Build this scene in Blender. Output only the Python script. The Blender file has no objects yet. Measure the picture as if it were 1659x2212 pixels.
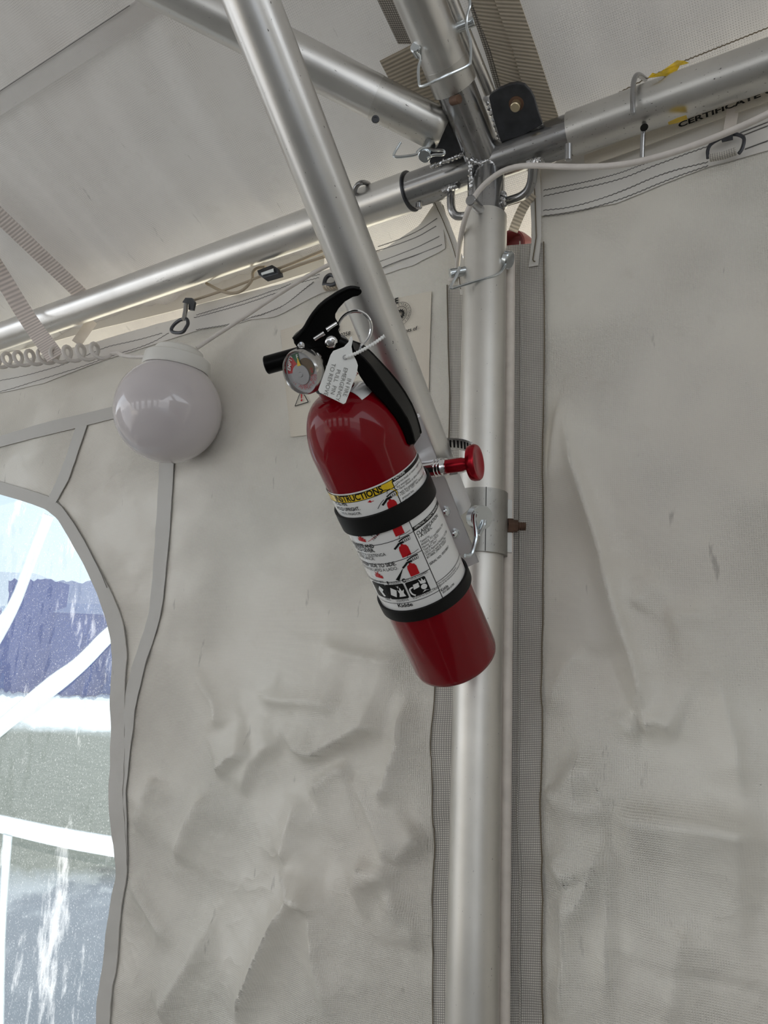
import bpy, math, random
import numpy as np
from math import radians, cos, sin, pi
from mathutils import Vector, Matrix
random.seed(4)
C = bpy.context.scene.collection

# ---------------------------------------------------------------- camera, sky, sun, exposure
W_, H_ = 1659, 2212
FOC, PITCH, ROLL = 1600.0, radians(13), radians(2.7)
CAM = np.array([0.0, 0.0, 1.5])
FW = np.array([0, cos(PITCH), sin(PITCH)])
_U0 = np.array([0, -sin(PITCH), cos(PITCH)]); _R0 = np.array([1.0, 0, 0])
RT = cos(ROLL) * _R0 + sin(ROLL) * _U0
UP = cos(ROLL) * _U0 - sin(ROLL) * _R0
cd = bpy.data.cameras.new('camera'); cam = bpy.data.objects.new('camera', cd); C.objects.link(cam)
cd.sensor_fit = 'VERTICAL'; cd.sensor_height = 36.0; cd.lens = 36.0 * FOC / H_
cd.clip_start = 0.02; cd.clip_end = 500
cam.matrix_world = Matrix(((RT[0], UP[0], -FW[0], CAM[0]), (RT[1], UP[1], -FW[1], CAM[1]),
                           (RT[2], UP[2], -FW[2], CAM[2]), (0, 0, 0, 1)))
sc = bpy.context.scene; sc.camera = cam
sc.view_settings.view_transform = 'Standard'; sc.view_settings.look = 'None'
sc.view_settings.gamma = 1.0; sc.view_settings.use_curve_mapping = False
sc.view_settings.exposure = 0.10

world = bpy.data.worlds.new('world'); sc.world = world; world.use_nodes = True
nt = world.node_tree; nt.nodes.clear()
wo = nt.nodes.new('ShaderNodeOutputWorld'); bg = nt.nodes.new('ShaderNodeBackground')
tc = nt.nodes.new('ShaderNodeTexCoord'); sx = nt.nodes.new('ShaderNodeSeparateXYZ'); rp = nt.nodes.new('ShaderNodeValToRGB')
nt.links.new(tc.outputs['Generated'], sx.inputs[0]); nt.links.new(sx.outputs['Z'], rp.inputs[0])
rp.color_ramp.elements[0].position = 0.0; rp.color_ramp.elements[0].color = (0.96, 0.97, 0.98, 1)
rp.color_ramp.elements[1].position = 0.8; rp.color_ramp.elements[1].color = (0.66, 0.74, 0.86, 1)
e = rp.color_ramp.elements.new(0.22); e.color = (0.82, 0.89, 0.97, 1)
nt.links.new(rp.outputs[0], bg.inputs['Color']); bg.inputs['Strength'].default_value = 2.1
nt.links.new(bg.outputs[0], wo.inputs[0])

AZ = radians(-57.5)
U = np.array([sin(AZ), cos(AZ), 0.0])            # along the eave, to the left and away
N = np.array([cos(AZ), -sin(AZ), 0.0])           # out of the tent
Z = np.array([0, 0, 1.0])
sl = bpy.data.lights.new('sun', 'SUN'); so = bpy.data.objects.new('sun', sl); C.objects.link(so)
SUN_FROM = N * 0.62 + U * 0.42 + Z * 0.66
so.rotation_euler = Vector(SUN_FROM).to_track_quat('Z', 'Y').to_euler()
so.location = (0, 0, 8); sl.energy = 8.0; sl.angle = radians(1.0); sl.color = (1.0, 0.94, 0.84)

# ---------------------------------------------------------------- geometry helpers
def A3(*v): return np.array(v, float)
def nrm(v): v = np.asarray(v, float); return v / np.linalg.norm(v)
def ray(px, py): return FW + (px - W_ / 2) / FOC * RT - (py - H_ / 2) / FOC * UP
def zc(p): return float((np.asarray(p) - CAM) @ FW)
def P(px, py, z): return CAM + ray(px, py) * z
def hit(px, py, p0, n):
    r = ray(px, py); return CAM + r * (((p0 - CAM) @ n) / (r @ n))
LEG = P(1034, 1341, 0.784); LEG[2] = 0
O = LEG + N * 0.045                                # foot of the wall plane behind the leg
def Wp(px, py, off=0.0): return hit(px, py, O - N * off, N)
def sh(p): p = np.asarray(p) - O; return float(p @ U), float(p[2])
def psh(px, py): return sh(Wp(px, py))
def world_sh(s, h, off=0.0): return O + U * s + Z * h - N * off
J = hit(1051, 355, LEG, np.array([LEG[0], LEG[1], 0.0]) / np.linalg.norm(LEG[:2])); J = np.array([LEG[0], LEG[1], J[2]])
REL = radians(25)
D_ = -N * cos(REL) + Z * sin(REL)                  # up the rafter
RN = nrm(np.cross(U, D_)); RN = RN if RN[2] > 0 else -RN
ROOF0 = J + RN * 0.047
def Rp(px, py, off=0.0): return hit(px, py, ROOF0 - RN * off, RN)
def Jp(px, py, off=0.0): return hit(px, py, J - RN * off, RN)

def mesh(name, V, F, mat=None, uv=None, sharp=40, smooth=True):
    me = bpy.data.meshes.new(name)
    me.from_pydata([tuple(map(float, v)) for v in V], [], [tuple(f) for f in F])
    if uv is not None:
        l = me.uv_layers.new(name='uv')
        i = 0
        flat = []
        for f in uv: flat.extend(f)
        l.data.foreach_set('uv', np.array(flat, float).ravel())
    me.update()
    if smooth:
        me.polygons.foreach_set('use_smooth', [True] * len(me.polygons))
        if sharp: me.set_sharp_from_angle(angle=radians(sharp))
    if mat: me.materials.append(mat)
    return me
def obj(name, g, mat, parent=None, sharp=40, smooth=True, label=None):
    V, F = g[0], g[1]; uv = g[2] if len(g) > 2 else None
    o = bpy.data.objects.new(name, mesh(name, V, F, mat, uv, sharp, smooth)); C.objects.link(o)
    if parent is not None:
        o.parent = parent
        m = Matrix.Identity(4) if parent.parent is not None or parent.type == 'MESH' else Matrix.Translation(parent.location)
        o.matrix_parent_inverse = m.inverted()
    if label: o['label'] = label
    return o
def thing(name, label, cat, loc, group=None):
    o = bpy.data.objects.new(name, None); C.objects.link(o); o.location = Vector(map(float, loc)); o.empty_display_size = 0.02
    return tag(o, label, cat, group)
def tag(o, label, cat, group=None):
    o['label'] = label; o['category'] = cat
    if group: o['group'] = group
    return o
def struct(o): o['kind'] = 'structure'; return o
def join(*gs):
    V, F, T = [], [], []; hasuv = all(len(g) > 2 and g[2] is not None for g in gs)
    for g in gs:
        b = len(V); V.extend(list(g[0])); F.extend([[i + b for i in f] for f in g[1]])
        if hasuv: T.extend(g[2])
    return (V, F, T) if hasuv else (V, F)
def frame_of(d):
    d = nrm(d); a = Z if abs(d[2]) < 0.9 else A3(1, 0, 0)
    x = nrm(np.cross(a, d)); return x, np.cross(d, x), d
def resample(pts, n):
    pts = np.asarray(pts, float); L = np.r_[0, np.cumsum(np.linalg.norm(np.diff(pts, axis=0), axis=1))]
    t = np.linspace(0, L[-1], n); return np.stack([np.interp(t, L, pts[:, k]) for k in range(pts.shape[1])], 1)
def smoothpath(pts, n, it=3):
    p = np.asarray(pts, float)
    for _ in range(it):
        q = [p[0]]
        for a, b in zip(p[:-1], p[1:]): q += [a * .75 + b * .25, a * .25 + b * .75]
        q.append(p[-1]); p = np.array(q)
    return resample(p, n)
def sweep(path, r, seg=16, caps=True, closed=False, bump=0.0, flat=1.0):
    path = np.asarray(path, float); n = len(path)
    r = np.full(n, r) if np.isscalar(r) else np.asarray(r, float)
    tan = np.gradient(path, axis=0) if not closed else (np.roll(path, -1, 0) - np.roll(path, 1, 0))
    x, y, _ = frame_of(tan[0]); V = []; L = 0; Ls = []
    for i in range(n):
        t = nrm(tan[i]); x = nrm(x - t * (x @ t)); y = np.cross(t, x)
        if i: L += np.linalg.norm(path[i] - path[i - 1])
        Ls.append(L)
        for k in range(seg):
            a = 2 * pi * k / seg; rr = r[i] * (1 + (bump * (random.random() - .5) if bump else 0))
            V.append(path[i] + x * cos(a) * rr + y * sin(a) * rr * flat)
    F = []; T = []
    m = n if closed else n - 1
    for i in range(m):
        j = (i + 1) % n
        for k in range(seg):
            l = (k + 1) % seg
            F.append([i * seg + k, i * seg + l, j * seg + l, j * seg + k])
            a0 = 2 * pi * r[i] * k / seg; a1 = 2 * pi * r[i] * (k + 1) / seg; v1 = Ls[j] if j else L
            T.append([(a0, Ls[i]), (a1, Ls[i]), (a1, v1), (a0, v1)])
    if caps and not closed:
        for rev, b in ((True, 0), (False, (n - 1) * seg)):
            f = [b + k for k in range(seg)]
            if rev: f = f[::-1]
            F.append(f); T.append([(0, 0)] * seg)
    return V, F, T
def cyl(p1, p2, r1, r2=None, seg=32, bev=0.0):
    p1, p2 = np.asarray(p1, float), np.asarray(p2, float); L = np.linalg.norm(p2 - p1); d = (p2 - p1) / L; r2 = r1 if r2 is None else r2
    if bev: return sweep([p1, p1 + d * bev, p2 - d * bev, p2], [r1 - bev, r1, r2, r2 - bev], seg)
    return sweep([p1, p2], [r1, r2], seg)
def lathe(prof, org, ax, seg=48, x=None, arc=None, close=False):
    x0, y0, d = frame_of(ax)
    if x is not None: x0 = nrm(x - d * (np.asarray(x) @ d)); y0 = np.cross(d, x0)
    V, F, T = [], [], []
    n = len(prof); full = arc is None; a0, a1 = (0, 2 * pi) if full else arc
    cols = seg if full else seg + 1
    for r, z in prof:
        for k in range(cols):
            a = a0 + (a1 - a0) * k / seg; V.append(org + d * z + (x0 * cos(a) + y0 * sin(a)) * r)
    m = n if close else n - 1
    for i in range(m):
        j = (i + 1) % n
        for k in range(seg):
            l = (k + 1) % cols if full else k + 1
            F.append([i * cols + k, i * cols + l, j * cols + l, j * cols + k])
            T.append([(k * .01, prof[i][1]), (k * .01 + .01, prof[i][1]), (k * .01 + .01, prof[j][1]), (k * .01, prof[j][1])])
    if not close and full:
        for b, rev in ((0, True), ((n - 1) * cols, False)):
            f = [b + k for k in range(cols)]; F.append(f[::-1] if rev else f); T.append([(0, 0)] * cols)
    return V, F, T
def plate(pts, nv, th, mid=True):
    """solid plate: outline pts (3-D, flat), thickness th along nv"""
    pts = [np.asarray(p, float) for p in pts]; nv = nrm(nv); n = len(pts); o = nv * th / 2
    V = [p + o for p in pts] + [p - o for p in pts]
    F = [list(range(n)), list(range(2 * n - 1, n - 1, -1))] + [[i, n + i, n + (i + 1) % n, (i + 1) % n] for i in range(n)]
    return V, F
def obox(c, ax, ay, az, sx_, sy_, sz_):
    V = []
    for i in (-1, 1):
        for j in (-1, 1):
            for k in (-1, 1): V.append(c + ax * i * sx_ / 2 + ay * j * sy_ / 2 + az * k * sz_ / 2)
    F = [[0, 1, 3, 2], [4, 6, 7, 5], [0, 4, 5, 1], [2, 3, 7, 6], [0, 2, 6, 4], [1, 5, 7, 3]]
    return V, F
def bevel(o, w=0.001, seg=2, ang=35):
    m = o.modifiers.new('bevel', 'BEVEL'); m.width = w; m.segments = seg; m.limit_method = 'ANGLE'; m.angle_limit = radians(ang); return o

# ---------------------------------------------------------------- noise
_rng = np.random.RandomState(11); _perm = _rng.permutation(256); _g = _rng.uniform(0, 2 * pi, 256)
def perlin(x, y, seed=0):
    x = np.asarray(x, float); y = np.asarray(y, float)
    xi = np.floor(x).astype(int); yi = np.floor(y).astype(int); xf = x - xi; yf = y - yi
    def gr(ix, iy, dx, dy):
        a = _g[(_perm[(ix + seed * 17) & 255] + iy + seed * 31) & 255]; return np.cos(a) * dx + np.sin(a) * dy
    u = xf ** 3 * (xf * (xf * 6 - 15) + 10); v = yf ** 3 * (yf * (yf * 6 - 15) + 10)
    a = gr(xi, yi, xf, yf) * (1 - u) + gr(xi + 1, yi, xf - 1, yf) * u
    b = gr(xi, yi + 1, xf, yf - 1) * (1 - u) + gr(xi + 1, yi + 1, xf - 1, yf - 1) * u
    return a * (1 - v) + b * v

# ---------------------------------------------------------------- materials
def newmat(name):
    m = bpy.data.materials.new(name); m.use_nodes = True; t = m.node_tree
    return m, t, t.nodes['Principled BSDF'], t.nodes['Material Output']
def nd(t, typ, **kw):
    n = t.nodes.new(typ)
    for k, v in kw.items():
        if k.startswith('_'): n.inputs[k[1:]].default_value = v
        else: setattr(n, k, v)
    return n
def mth(t, op, a, b=None, clamp=False):
    n = t.nodes.new('ShaderNodeMath'); n.operation = op; n.use_clamp = clamp
    for i, v in enumerate((a, b)):
        if v is None: continue
        if hasattr(v, 'links') or hasattr(v, 'is_linked'): t.links.new(v, n.inputs[i])
        else: n.inputs[i].default_value = v
    return n.outputs[0]
def mix(t, fac, a, b):
    n = t.nodes.new('ShaderNodeMix'); n.data_type = 'RGBA'
    for i, v in ((0, fac), (6, a), (7, b)):
        if hasattr(v, 'is_linked'): t.links.new(v, n.inputs[i])
        else: n.inputs[i].default_value = v if i == 0 else (*v, 1)[:4]
    return n.outputs[2]
def ramp(t, src, lo, hi):
    n = t.nodes.new('ShaderNodeMapRange'); t.links.new(src, n.inputs[0]); n.inputs[1].default_value = lo; n.inputs[2].default_value = hi
    return n.outputs[0]
def noise(t, scale, vec=None, detail=3, rough=.5, stretch=None):
    n = t.nodes.new('ShaderNodeTexNoise'); n.inputs['Scale'].default_value = scale; n.inputs['Detail'].default_value = detail; n.inputs['Roughness'].default_value = rough
    if vec is not None:
        if stretch:
            mp = t.nodes.new('ShaderNodeMapping'); mp.inputs['Scale'].default_value = stretch; t.links.new(vec, mp.inputs[0]); vec = mp.outputs[0]
        t.links.new(vec, n.inputs['Vector'])
    return n.outputs['Fac']
def coords(t, kind='Object'): return t.nodes.new('ShaderNodeTexCoord').outputs[kind]
def bumpn(t, bs, h, strength, dist):
    b = t.nodes.new('ShaderNodeBump'); b.inputs['Strength'].default_value = strength; b.inputs['Distance'].default_value = dist
    t.links.new(h, b.inputs['Height']); t.links.new(b.outputs[0], bs.inputs['Normal'])

def plain(name, col, rough=.5, metal=0.0, coat=0.0, var=0.0, spec=.5, bump=0.0, bscale=300):
    m, t, b, _ = newmat(name)
    b.inputs['Base Color'].default_value = (*col, 1); b.inputs['Roughness'].default_value = rough; b.inputs['Metallic'].default_value = metal
    b.inputs['Coat Weight'].default_value = coat; b.inputs['Coat Roughness'].default_value = .03; b.inputs['Specular IOR Level'].default_value = spec
    if var:
        n = noise(t, 60, coords(t)); t.links.new(mix(t, ramp(t, n, .3, .7), tuple(c * (1 - var) for c in col), tuple(min(1, c * (1 + var)) for c in col)), b.inputs['Base Color'])
    if bump: bumpn(t, b, noise(t, bscale, coords(t)), bump, .0005)
    return m
def metal_tube(name, col, rough, specks=.5, dirt=(.05, .045, .04), lines=.15, var=.12):
    m, t, b, _ = newmat(name); uv = coords(t, 'UV'); ob = coords(t)
    n1 = noise(t, 14, ob, 5); c = mix(t, ramp(t, n1, .35, .65), tuple(x * (1 - var) for x in col), col)
    sp = ramp(t, noise(t, 420, uv, 4, .62, (1, .45, 1)), .70 - .05 * specks, .735 - .05 * specks)
    sp2 = ramp(t, noise(t, 60, uv, 6, .7, (1, .12, 1)), .70 - .03 * specks, .74 - .03 * specks)
    dm = mth(t, 'MAXIMUM', sp, sp2, True)
    t.links.new(mix(t, dm, c, dirt), b.inputs['Base Color'])
    t.links.new(mth(t, 'SUBTRACT', .93, mth(t, 'MULTIPLY', dm, .8)), b.inputs['Metallic'])
    t.links.new(mth(t, 'ADD', rough - .06, mth(t, 'MULTIPLY', noise(t, 25, ob, 5), .14)), b.inputs['Roughness'])
    bumpn(t, b, noise(t, 300, uv, 3, .5, (1, .01, 1)), lines, .0004)
    return m
def fabric(name, col, period=.0022, weave=.25, dots=0.0, rough=.42, stain=.10, transl=0.0, dotcol=(.10, .09, .075), tcol=None, spec=.5, crum=0.0):
    m, t, b, out = newmat(name); uv = coords(t, 'UV'); s = t.nodes.new('ShaderNodeSeparateXYZ'); t.links.new(uv, s.inputs[0])
    k = 2 * pi / period
    wx = mth(t, 'SINE', mth(t, 'MULTIPLY', s.outputs[0], k)); wy = mth(t, 'SINE', mth(t, 'MULTIPLY', s.outputs[1], k))
    grid = mth(t, 'MAXIMUM', wx, wy)
    big = noise(t, 5, uv, 4, .55); mid = noise(t, 2.2, uv, 3)
    mask = ramp(t, big, .42, .62)
    c1 = mix(t, ramp(t, mid, .35, .68), col, (col[0] * (1 - stain * .6), col[1] * (1 - stain * .95), col[2] * (1 - stain * 1.05)))
    fine = ramp(t, noise(t, 28, uv, 5, .6), .60, .80)
    c2 = mix(t, mth(t, 'MULTIPLY', fine, stain * 1.6), c1, (col[0] * .55, col[1] * .48, col[2] * .38))
    spk = mth(t, 'MAXIMUM', ramp(t, noise(t, 330, uv, 2, .5), .775, .80), mth(t, 'MULTIPLY', ramp(t, noise(t, 55, uv, 4, .6, (1, .22, 1)), .67, .73), .6))
    c3 = mix(t, mth(t, 'MULTIPLY', spk, .6), c2, (.06, .05, .04))
    if dots:
        dg = ramp(t, mth(t, 'ADD', wx, wy), 1.0, 1.75)
        dmask = mth(t, 'MULTIPLY', ramp(t, noise(t, 9, uv, 5, .65), .40, .64), dots)
        c3 = mix(t, mth(t, 'MULTIPLY', dg, dmask), c3, dotcol)
    t.links.new(c3, b.inputs['Base Color']); b.inputs['Specular IOR Level'].default_value = spec
    t.links.new(mth(t, 'ADD', rough, mth(t, 'MULTIPLY', big, .15)), b.inputs['Roughness'])
    h = mth(t, 'MULTIPLY', grid, mth(t, 'ADD', mth(t, 'MULTIPLY', mask, .8), .2))
    bumpn(t, b, h, weave, .0005)
    if crum:
        r1 = mth(t, 'ABSOLUTE', mth(t, 'SUBTRACT', noise(t, 9, uv, 3, .5, (1, .8, 1)), .5)); r2 = mth(t, 'ABSOLUTE', mth(t, 'SUBTRACT', noise(t, 24, uv, 2, .5), .5))
        rr = mth(t, 'MULTIPLY', mth(t, 'ADD', r1, mth(t, 'MULTIPLY', r2, .35)), mth(t, 'ADD', .15, ramp(t, s.outputs[1], 1.62, 1.25)))
        b2 = t.nodes.new('ShaderNodeBump'); b2.inputs['Strength'].default_value = crum; b2.inputs['Distance'].default_value = .02; t.links.new(rr, b2.inputs['Height'])
        t.links.new(b2.outputs[0], b.inputs['Normal'].links[0].from_node.inputs['Normal'])
    if transl:
        tr = t.nodes.new('ShaderNodeBsdfTranslucent'); mx = t.nodes.new('ShaderNodeMixShader'); mx.inputs[0].default_value = transl
        tr.inputs[0].default_value = (*(tcol or col), 1)
        t.links.new(b.outputs[0], mx.inputs[1]); t.links.new(tr.outputs[0], mx.inputs[2]); t.links.new(mx.outputs[0], out.inputs[0])
    return m
def webbing(name, col, period=.0022, ribs=False, dark=.35, uvrot=1.0):
    m, t, b, _ = newmat(name); uv = coords(t, 'UV'); s = t.nodes.new('ShaderNodeSeparateXYZ'); t.links.new(uv, s.inputs[0])
    k = 2 * pi / period
    if ribs:
        g = mth(t, 'ADD', mth(t, 'SINE', mth(t, 'MULTIPLY', s.outputs[1], k)), mth(t, 'MULTIPLY', noise(t, 180, uv, 3, .5, (1, .25, 1)), .5))
        g = ramp(t, g, -.8, 1.1)
    else:
        a = mth(t, 'ADD', s.outputs[0], s.outputs[1]); bb = mth(t, 'SUBTRACT', s.outputs[0], s.outputs[1])
        g = mth(t, 'MULTIPLY', mth(t, 'SINE', mth(t, 'MULTIPLY', a, k * .7)), mth(t, 'SINE', mth(t, 'MULTIPLY', bb, k * .7)))
        g = ramp(t, g, -.15, .5)
    st = noise(t, 20, uv, 4)
    hi = mix(t, ramp(t, st, .3, .7), col, tuple(c * .78 for c in col))
    t.links.new(mix(t, g, tuple(c * dark for c in col), hi), b.inputs['Base Color'])
    b.inputs['Roughness'].default_value = .6
    bumpn(t, b, g, .6, .0008)
    return m

M = {}
M['alu'] = metal_tube('brushed_aluminium', (.74, .73, .705), .31, .5)
M['alu_leg'] = metal_tube('aged_aluminium_leg', (.72, .70, .655), .44, .35, lines=.12)
M['alu_worn'] = metal_tube('worn_aluminium', (.66, .65, .62), .34, 1.0)
M['collar'] = metal_tube('weathered_clamp', (.46, .45, .42), .42, 1.2, var=.3)
M['steel'] = metal_tube('galvanised_steel', (.40, .40, .40), .20, 1.1, dirt=(.03, .02, .015), var=.25)
M['steel_dark'] = plain('dark_painted_steel', (.055, .058, .065), .38, .5, var=.25)
M['zinc'] = plain('zinc_plated_wire', (.62, .66, .68), .18, 1.0)
M['zinc_dark'] = plain('gauge_case_steel', (.50, .49, .47), .16, 1.0)
M['chrome'] = plain('chrome', (.82, .82, .83), .09, 1.0)
M['weld'] = plain('weld_bead', (.58, .58, .58), .25, 1.0, bump=.3, bscale=160)
M['rust'] = plain('rusty_steel', (.13, .075, .05), .6, .4, var=.4)
M['alu_clean'] = plain('bright_aluminium_channel', (.80, .80, .81), .34, .55)
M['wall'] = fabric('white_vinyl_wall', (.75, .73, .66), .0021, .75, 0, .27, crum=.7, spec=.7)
M['room'] = fabric('tent_cloth', (.70, .68, .63), .0021, .10, 0, .6, transl=.03)
M['wall_hem'] = fabric('white_vinyl_hem', (.72, .71, .67), .0021, .10, 0, .34, stain=.16)
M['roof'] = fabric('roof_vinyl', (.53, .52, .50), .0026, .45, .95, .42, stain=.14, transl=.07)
M['roof_seam'] = fabric('roof_seam_vinyl', (.80, .785, .76), .0026, .12, .45, .46, stain=.10, transl=.0)
M['seamband'] = fabric('doubled_vinyl_band', (.50, .49, .46), .0021, .08, 0, .36, stain=.08)  # darker colour stands in for the light a double layer blocks
M['valance'] = fabric('translucent_valance', (.80, .79, .72), .0030, .2, .25, .5, transl=.55, tcol=(.95, .90, .74), dotcol=(.45, .42, .34))
M['muntin'] = fabric('white_window_strip', (.88, .88, .88), .003, .05, 0, .5, stain=0, transl=.9, tcol=(.98, .98, .97))
M['mesh'] = webbing('grey_mesh_webbing', (.86, .82, .75), .0032, dark=.40)
M['mesh_dark'] = webbing('dark_mesh_webbing', (.66, .61, .54), .0034, dark=.28)
M['tan_web'] = webbing('tan_ribbed_webbing', (.66, .58, .46), .0042, ribs=True, dark=.5)
M['white_strap'] = webbing('white_ribbed_strap', (.86, .77, .72), .0055, ribs=True, dark=.6)
M['thread'] = plain('brown_thread', (.16, .13, .09), .8)
M['thread_grey'] = plain('grey_fold_line', (.20, .195, .185), .8)
M['cable'] = plain('white_cable', (.66, .62, .58), .38, var=.06)
M['rod'] = plain('white_rod', (.70, .64, .58), .42, var=.08)
M['globe'] = plain('opal_globe', (.60, .56, .575), .12, coat=.6)
M['lampbase'] = plain('white_plastic', (.72, .71, .67), .4)
M['red'] = plain('red_enamel', (.19, .001, .006), .14, coat=.35, spec=.12)
M['red_anod'] = plain('red_anodised', (.36, .005, .015), .24, .75)
M['black'] = plain('black_plastic', (.003, .003, .003), .25, spec=.10)
M['rubber'] = plain('black_rubber_strap', (.007, .007, .007), .45, spec=.2)
M['paper'] = plain('label_white', (.84, .84, .83), .17, coat=.6)
M['ink'] = plain('label_black', (.010, .010, .010), .3, spec=.2)
M['inkred'] = plain('label_red', (.50, .006, .012), .25, coat=.5)
M['yellow'] = plain('label_yellow', (.80, .55, .02), .25, coat=.5)
M['green'] = plain('dial_green', (.01, .12, .04), .4)
M['dial'] = plain('dial_face', (.42, .42, .43), .35)
M['brass'] = plain('brass', (.72, .62, .42), .3, .9)
M['spring'] = plain('dull_bronze', (.12, .08, .04), .5, .4); M['hubm'] = plain('turned_metal_hub', (.34, .34, .35), .35, .9)
M['tag'] = plain('white_tag_plastic', (.88, .89, .87), .35)
M['tape'] = plain('yellow_tape', (.62, .42, .01), .45, var=.35)
M['patch'] = fabric('cream_patch', (.74, .705, .61), .0036, .25, .10, .5, stain=.25, dotcol=(.35, .32, .26))
M['cord'] = plain('tan_cord', (.42, .35, .26), .7, bump=1.0, bscale=900)
M['copper'] = plain('red_copper_paint', (.16, .03, .03), .4, .2)
M['floor'] = plain('concrete_floor', (.20, .19, .175), .8, var=.15)

def glass_mat(name, streak=.0):
    m, t, b, out = newmat(name); t.nodes.remove(b); uv = coords(t)
    rf = t.nodes.new('ShaderNodeBsdfRefraction'); rf.inputs['IOR'].default_value = 1.05; rf.inputs['Roughness'].default_value = .03; rf.inputs['Color'].default_value = (.36, .43, .47, 1)
    tp = t.nodes.new('ShaderNodeBsdfTransparent'); tp.inputs[0].default_value = (.36, .43, .47, 1); gl = t.nodes.new('ShaderNodeBsdfGlossy'); gl.inputs['Roughness'].default_value = .08
    df = t.nodes.new('ShaderNodeBsdfTranslucent'); df.inputs[0].default_value = (.9, .93, .95, 1)
    bp = t.nodes.new('ShaderNodeBump'); bp.inputs['Strength'].default_value = .9; bp.inputs['Distance'].default_value = .012
    n1 = noise(t, 9, uv, 3, .5, (1, 1, .55)); t.links.new(n1, bp.inputs['Height'])
    for n in (rf, gl): t.links.new(bp.outputs[0], n.inputs['Normal'])
    m1 = t.nodes.new('ShaderNodeMixShader'); m1.inputs[0].default_value = .25; t.links.new(rf.outputs[0], m1.inputs[1]); t.links.new(tp.outputs[0], m1.inputs[2])
    sk = ramp(t, noise(t, 14, uv, 7, .66, (1, 1, .3)), .58, .80)
    fz = ramp(t, noise(t, 420, uv, 3, .7), .56, .74)
    mm = mth(t, 'ADD', mth(t, 'MULTIPLY', sk, .75), mth(t, 'ADD', mth(t, 'MULTIPLY', fz, .22), .05), True)
    m2 = t.nodes.new('ShaderNodeMixShader'); t.links.new(mm, m2.inputs[0]); t.links.new(m1.outputs[0], m2.inputs[1]); t.links.new(df.outputs[0], m2.inputs[2])
    m3 = t.nodes.new('ShaderNodeMixShader'); m3.inputs[0].default_value = .05; t.links.new(m2.outputs[0], m3.inputs[1]); t.links.new(gl.outputs[0], m3.inputs[2])
    t.links.new(m3.outputs[0], out.inputs[0]); return m
M['vinyl_clear'] = glass_mat('clear_vinyl')  # grey-blue tint put into the pane to dim the outside light
def lens_mat():
    m, t, b, out = newmat('gauge_lens'); t.nodes.remove(b)
    tp = t.nodes.new('ShaderNodeBsdfTransparent'); gl = t.nodes.new('ShaderNodeBsdfGlossy'); gl.inputs['Roughness'].default_value = .04
    mx = t.nodes.new('ShaderNodeMixShader'); mx.inputs[0].default_value = .08; t.links.new(tp.outputs[0], mx.inputs[1]); t.links.new(gl.outputs[0], mx.inputs[2]); t.links.new(mx.outputs[0], out.inputs[0]); return m
M['lens'] = lens_mat()

# ---------------------------------------------------------------- text
_tc = {}
def text_geo(s, bold=0.0, res=3):
    k = (s, bold, res)
    if k in _tc: return _tc[k]
    cu = bpy.data.curves.new('t', 'FONT'); cu.body = s; cu.size = 1; cu.resolution_u = res; cu.offset = bold
    o = bpy.data.objects.new('t', cu); C.objects.link(o)
    dg = bpy.context.evaluated_depsgraph_get(); me = o.evaluated_get(dg).to_mesh()
    V = np.array([v.co[:2] for v in me.vertices]); F = [list(p.vertices) for p in me.polygons]
    bpy.data.objects.remove(o); bpy.data.curves.remove(cu)
    _tc[k] = (V, F); return V, F
CAP = None
def text_map(s, fn, x0, y0, cap, width=None, ang=0.0, bold=0.0, align='L', res=3):
    """letters with capital height cap, lower-left at (x0,y0) of the 2-D space that fn maps to 3-D"""
    global CAP
    if CAP is None: h = text_geo('H')[0]; CAP = h[:, 1].max() - h[:, 1].min()
    V, F = text_geo(s, bold, res); V = V.copy(); sc_ = cap / CAP
    w = V[:, 0].max() - V[:, 0].min(); xs = (width / w) if width else sc_
    X = (V[:, 0] - V[:, 0].min()) * xs; Y = V[:, 1] * sc_; tw = w * xs
    if align == 'C': X -= tw / 2
    if align == 'R': X -= tw
    ca, sa = cos(ang), sin(ang)
    return [fn(x0 + x * ca - y * sa, y0 + x * sa + y * ca) for x, y in zip(X, Y)], F

# ================================================================ SETTING
def pix_sh(pts): return np.array([psh(*p) for p in pts])
CREASES = []   # (points in s,h ; amplitude ; width on the left of travel ; width on the right)
def crease(pts, A, w1, w2=None): CREASES.append((pix_sh(pts), A, w1, w2 or w1))
# left wall
crease([(690, 1385), (760, 1410), (840, 1428), (905, 1432)], .006, .035, .007)
crease([(620, 1588), (665, 1625), (700, 1632), (760, 1600), (805, 1573), (840, 1588)], .012, .006, .045)
crease([(620, 1588), (560, 1650), (535, 1720)], .006, .03, .008)
crease([(672, 1710), (735, 1665), (765, 1655)], .008, .05, .008)
crease([(770, 1665), (815, 1740), (845, 1820), (872, 1862)], .009, .012, .03)
crease([(888, 1500), (880, 1600), (855, 1690), (840, 1735)], .010, .012, .016)
crease([(872, 1862), (930, 1800)], .010, .007, .03)
crease([(790, 1855), (830, 1875), (875, 1868)], .009, .035, .008)
crease([(655, 1930), (610, 2010), (565, 2110), (520, 2212)], .013, .022, .010)
crease([(660, 1890), (690, 1955), (700, 2080), (735, 2212)], .008, .022, .012)
crease([(625, 1865), (655, 1935), (690, 1955)], .009, .008, .02)
crease([(482, 1675), (520, 1640), (560, 1620)], .008, .008, .03)
crease([(470, 1700), (430, 1790), (400, 1860)], .009, .016, .03)
crease([(480, 1980), (440, 2070), (400, 2140), (360, 2200)], .010, .03, .02)
crease([(310, 1800), (345, 1700), (350, 1680)], .009, .03, .01)
crease([(300, 1880), (340, 1950), (400, 2040)], .008, .03, .016)
crease([(560, 1500), (620, 1515), (700, 1520), (755, 1535)], .006, .010, .03)
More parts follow.
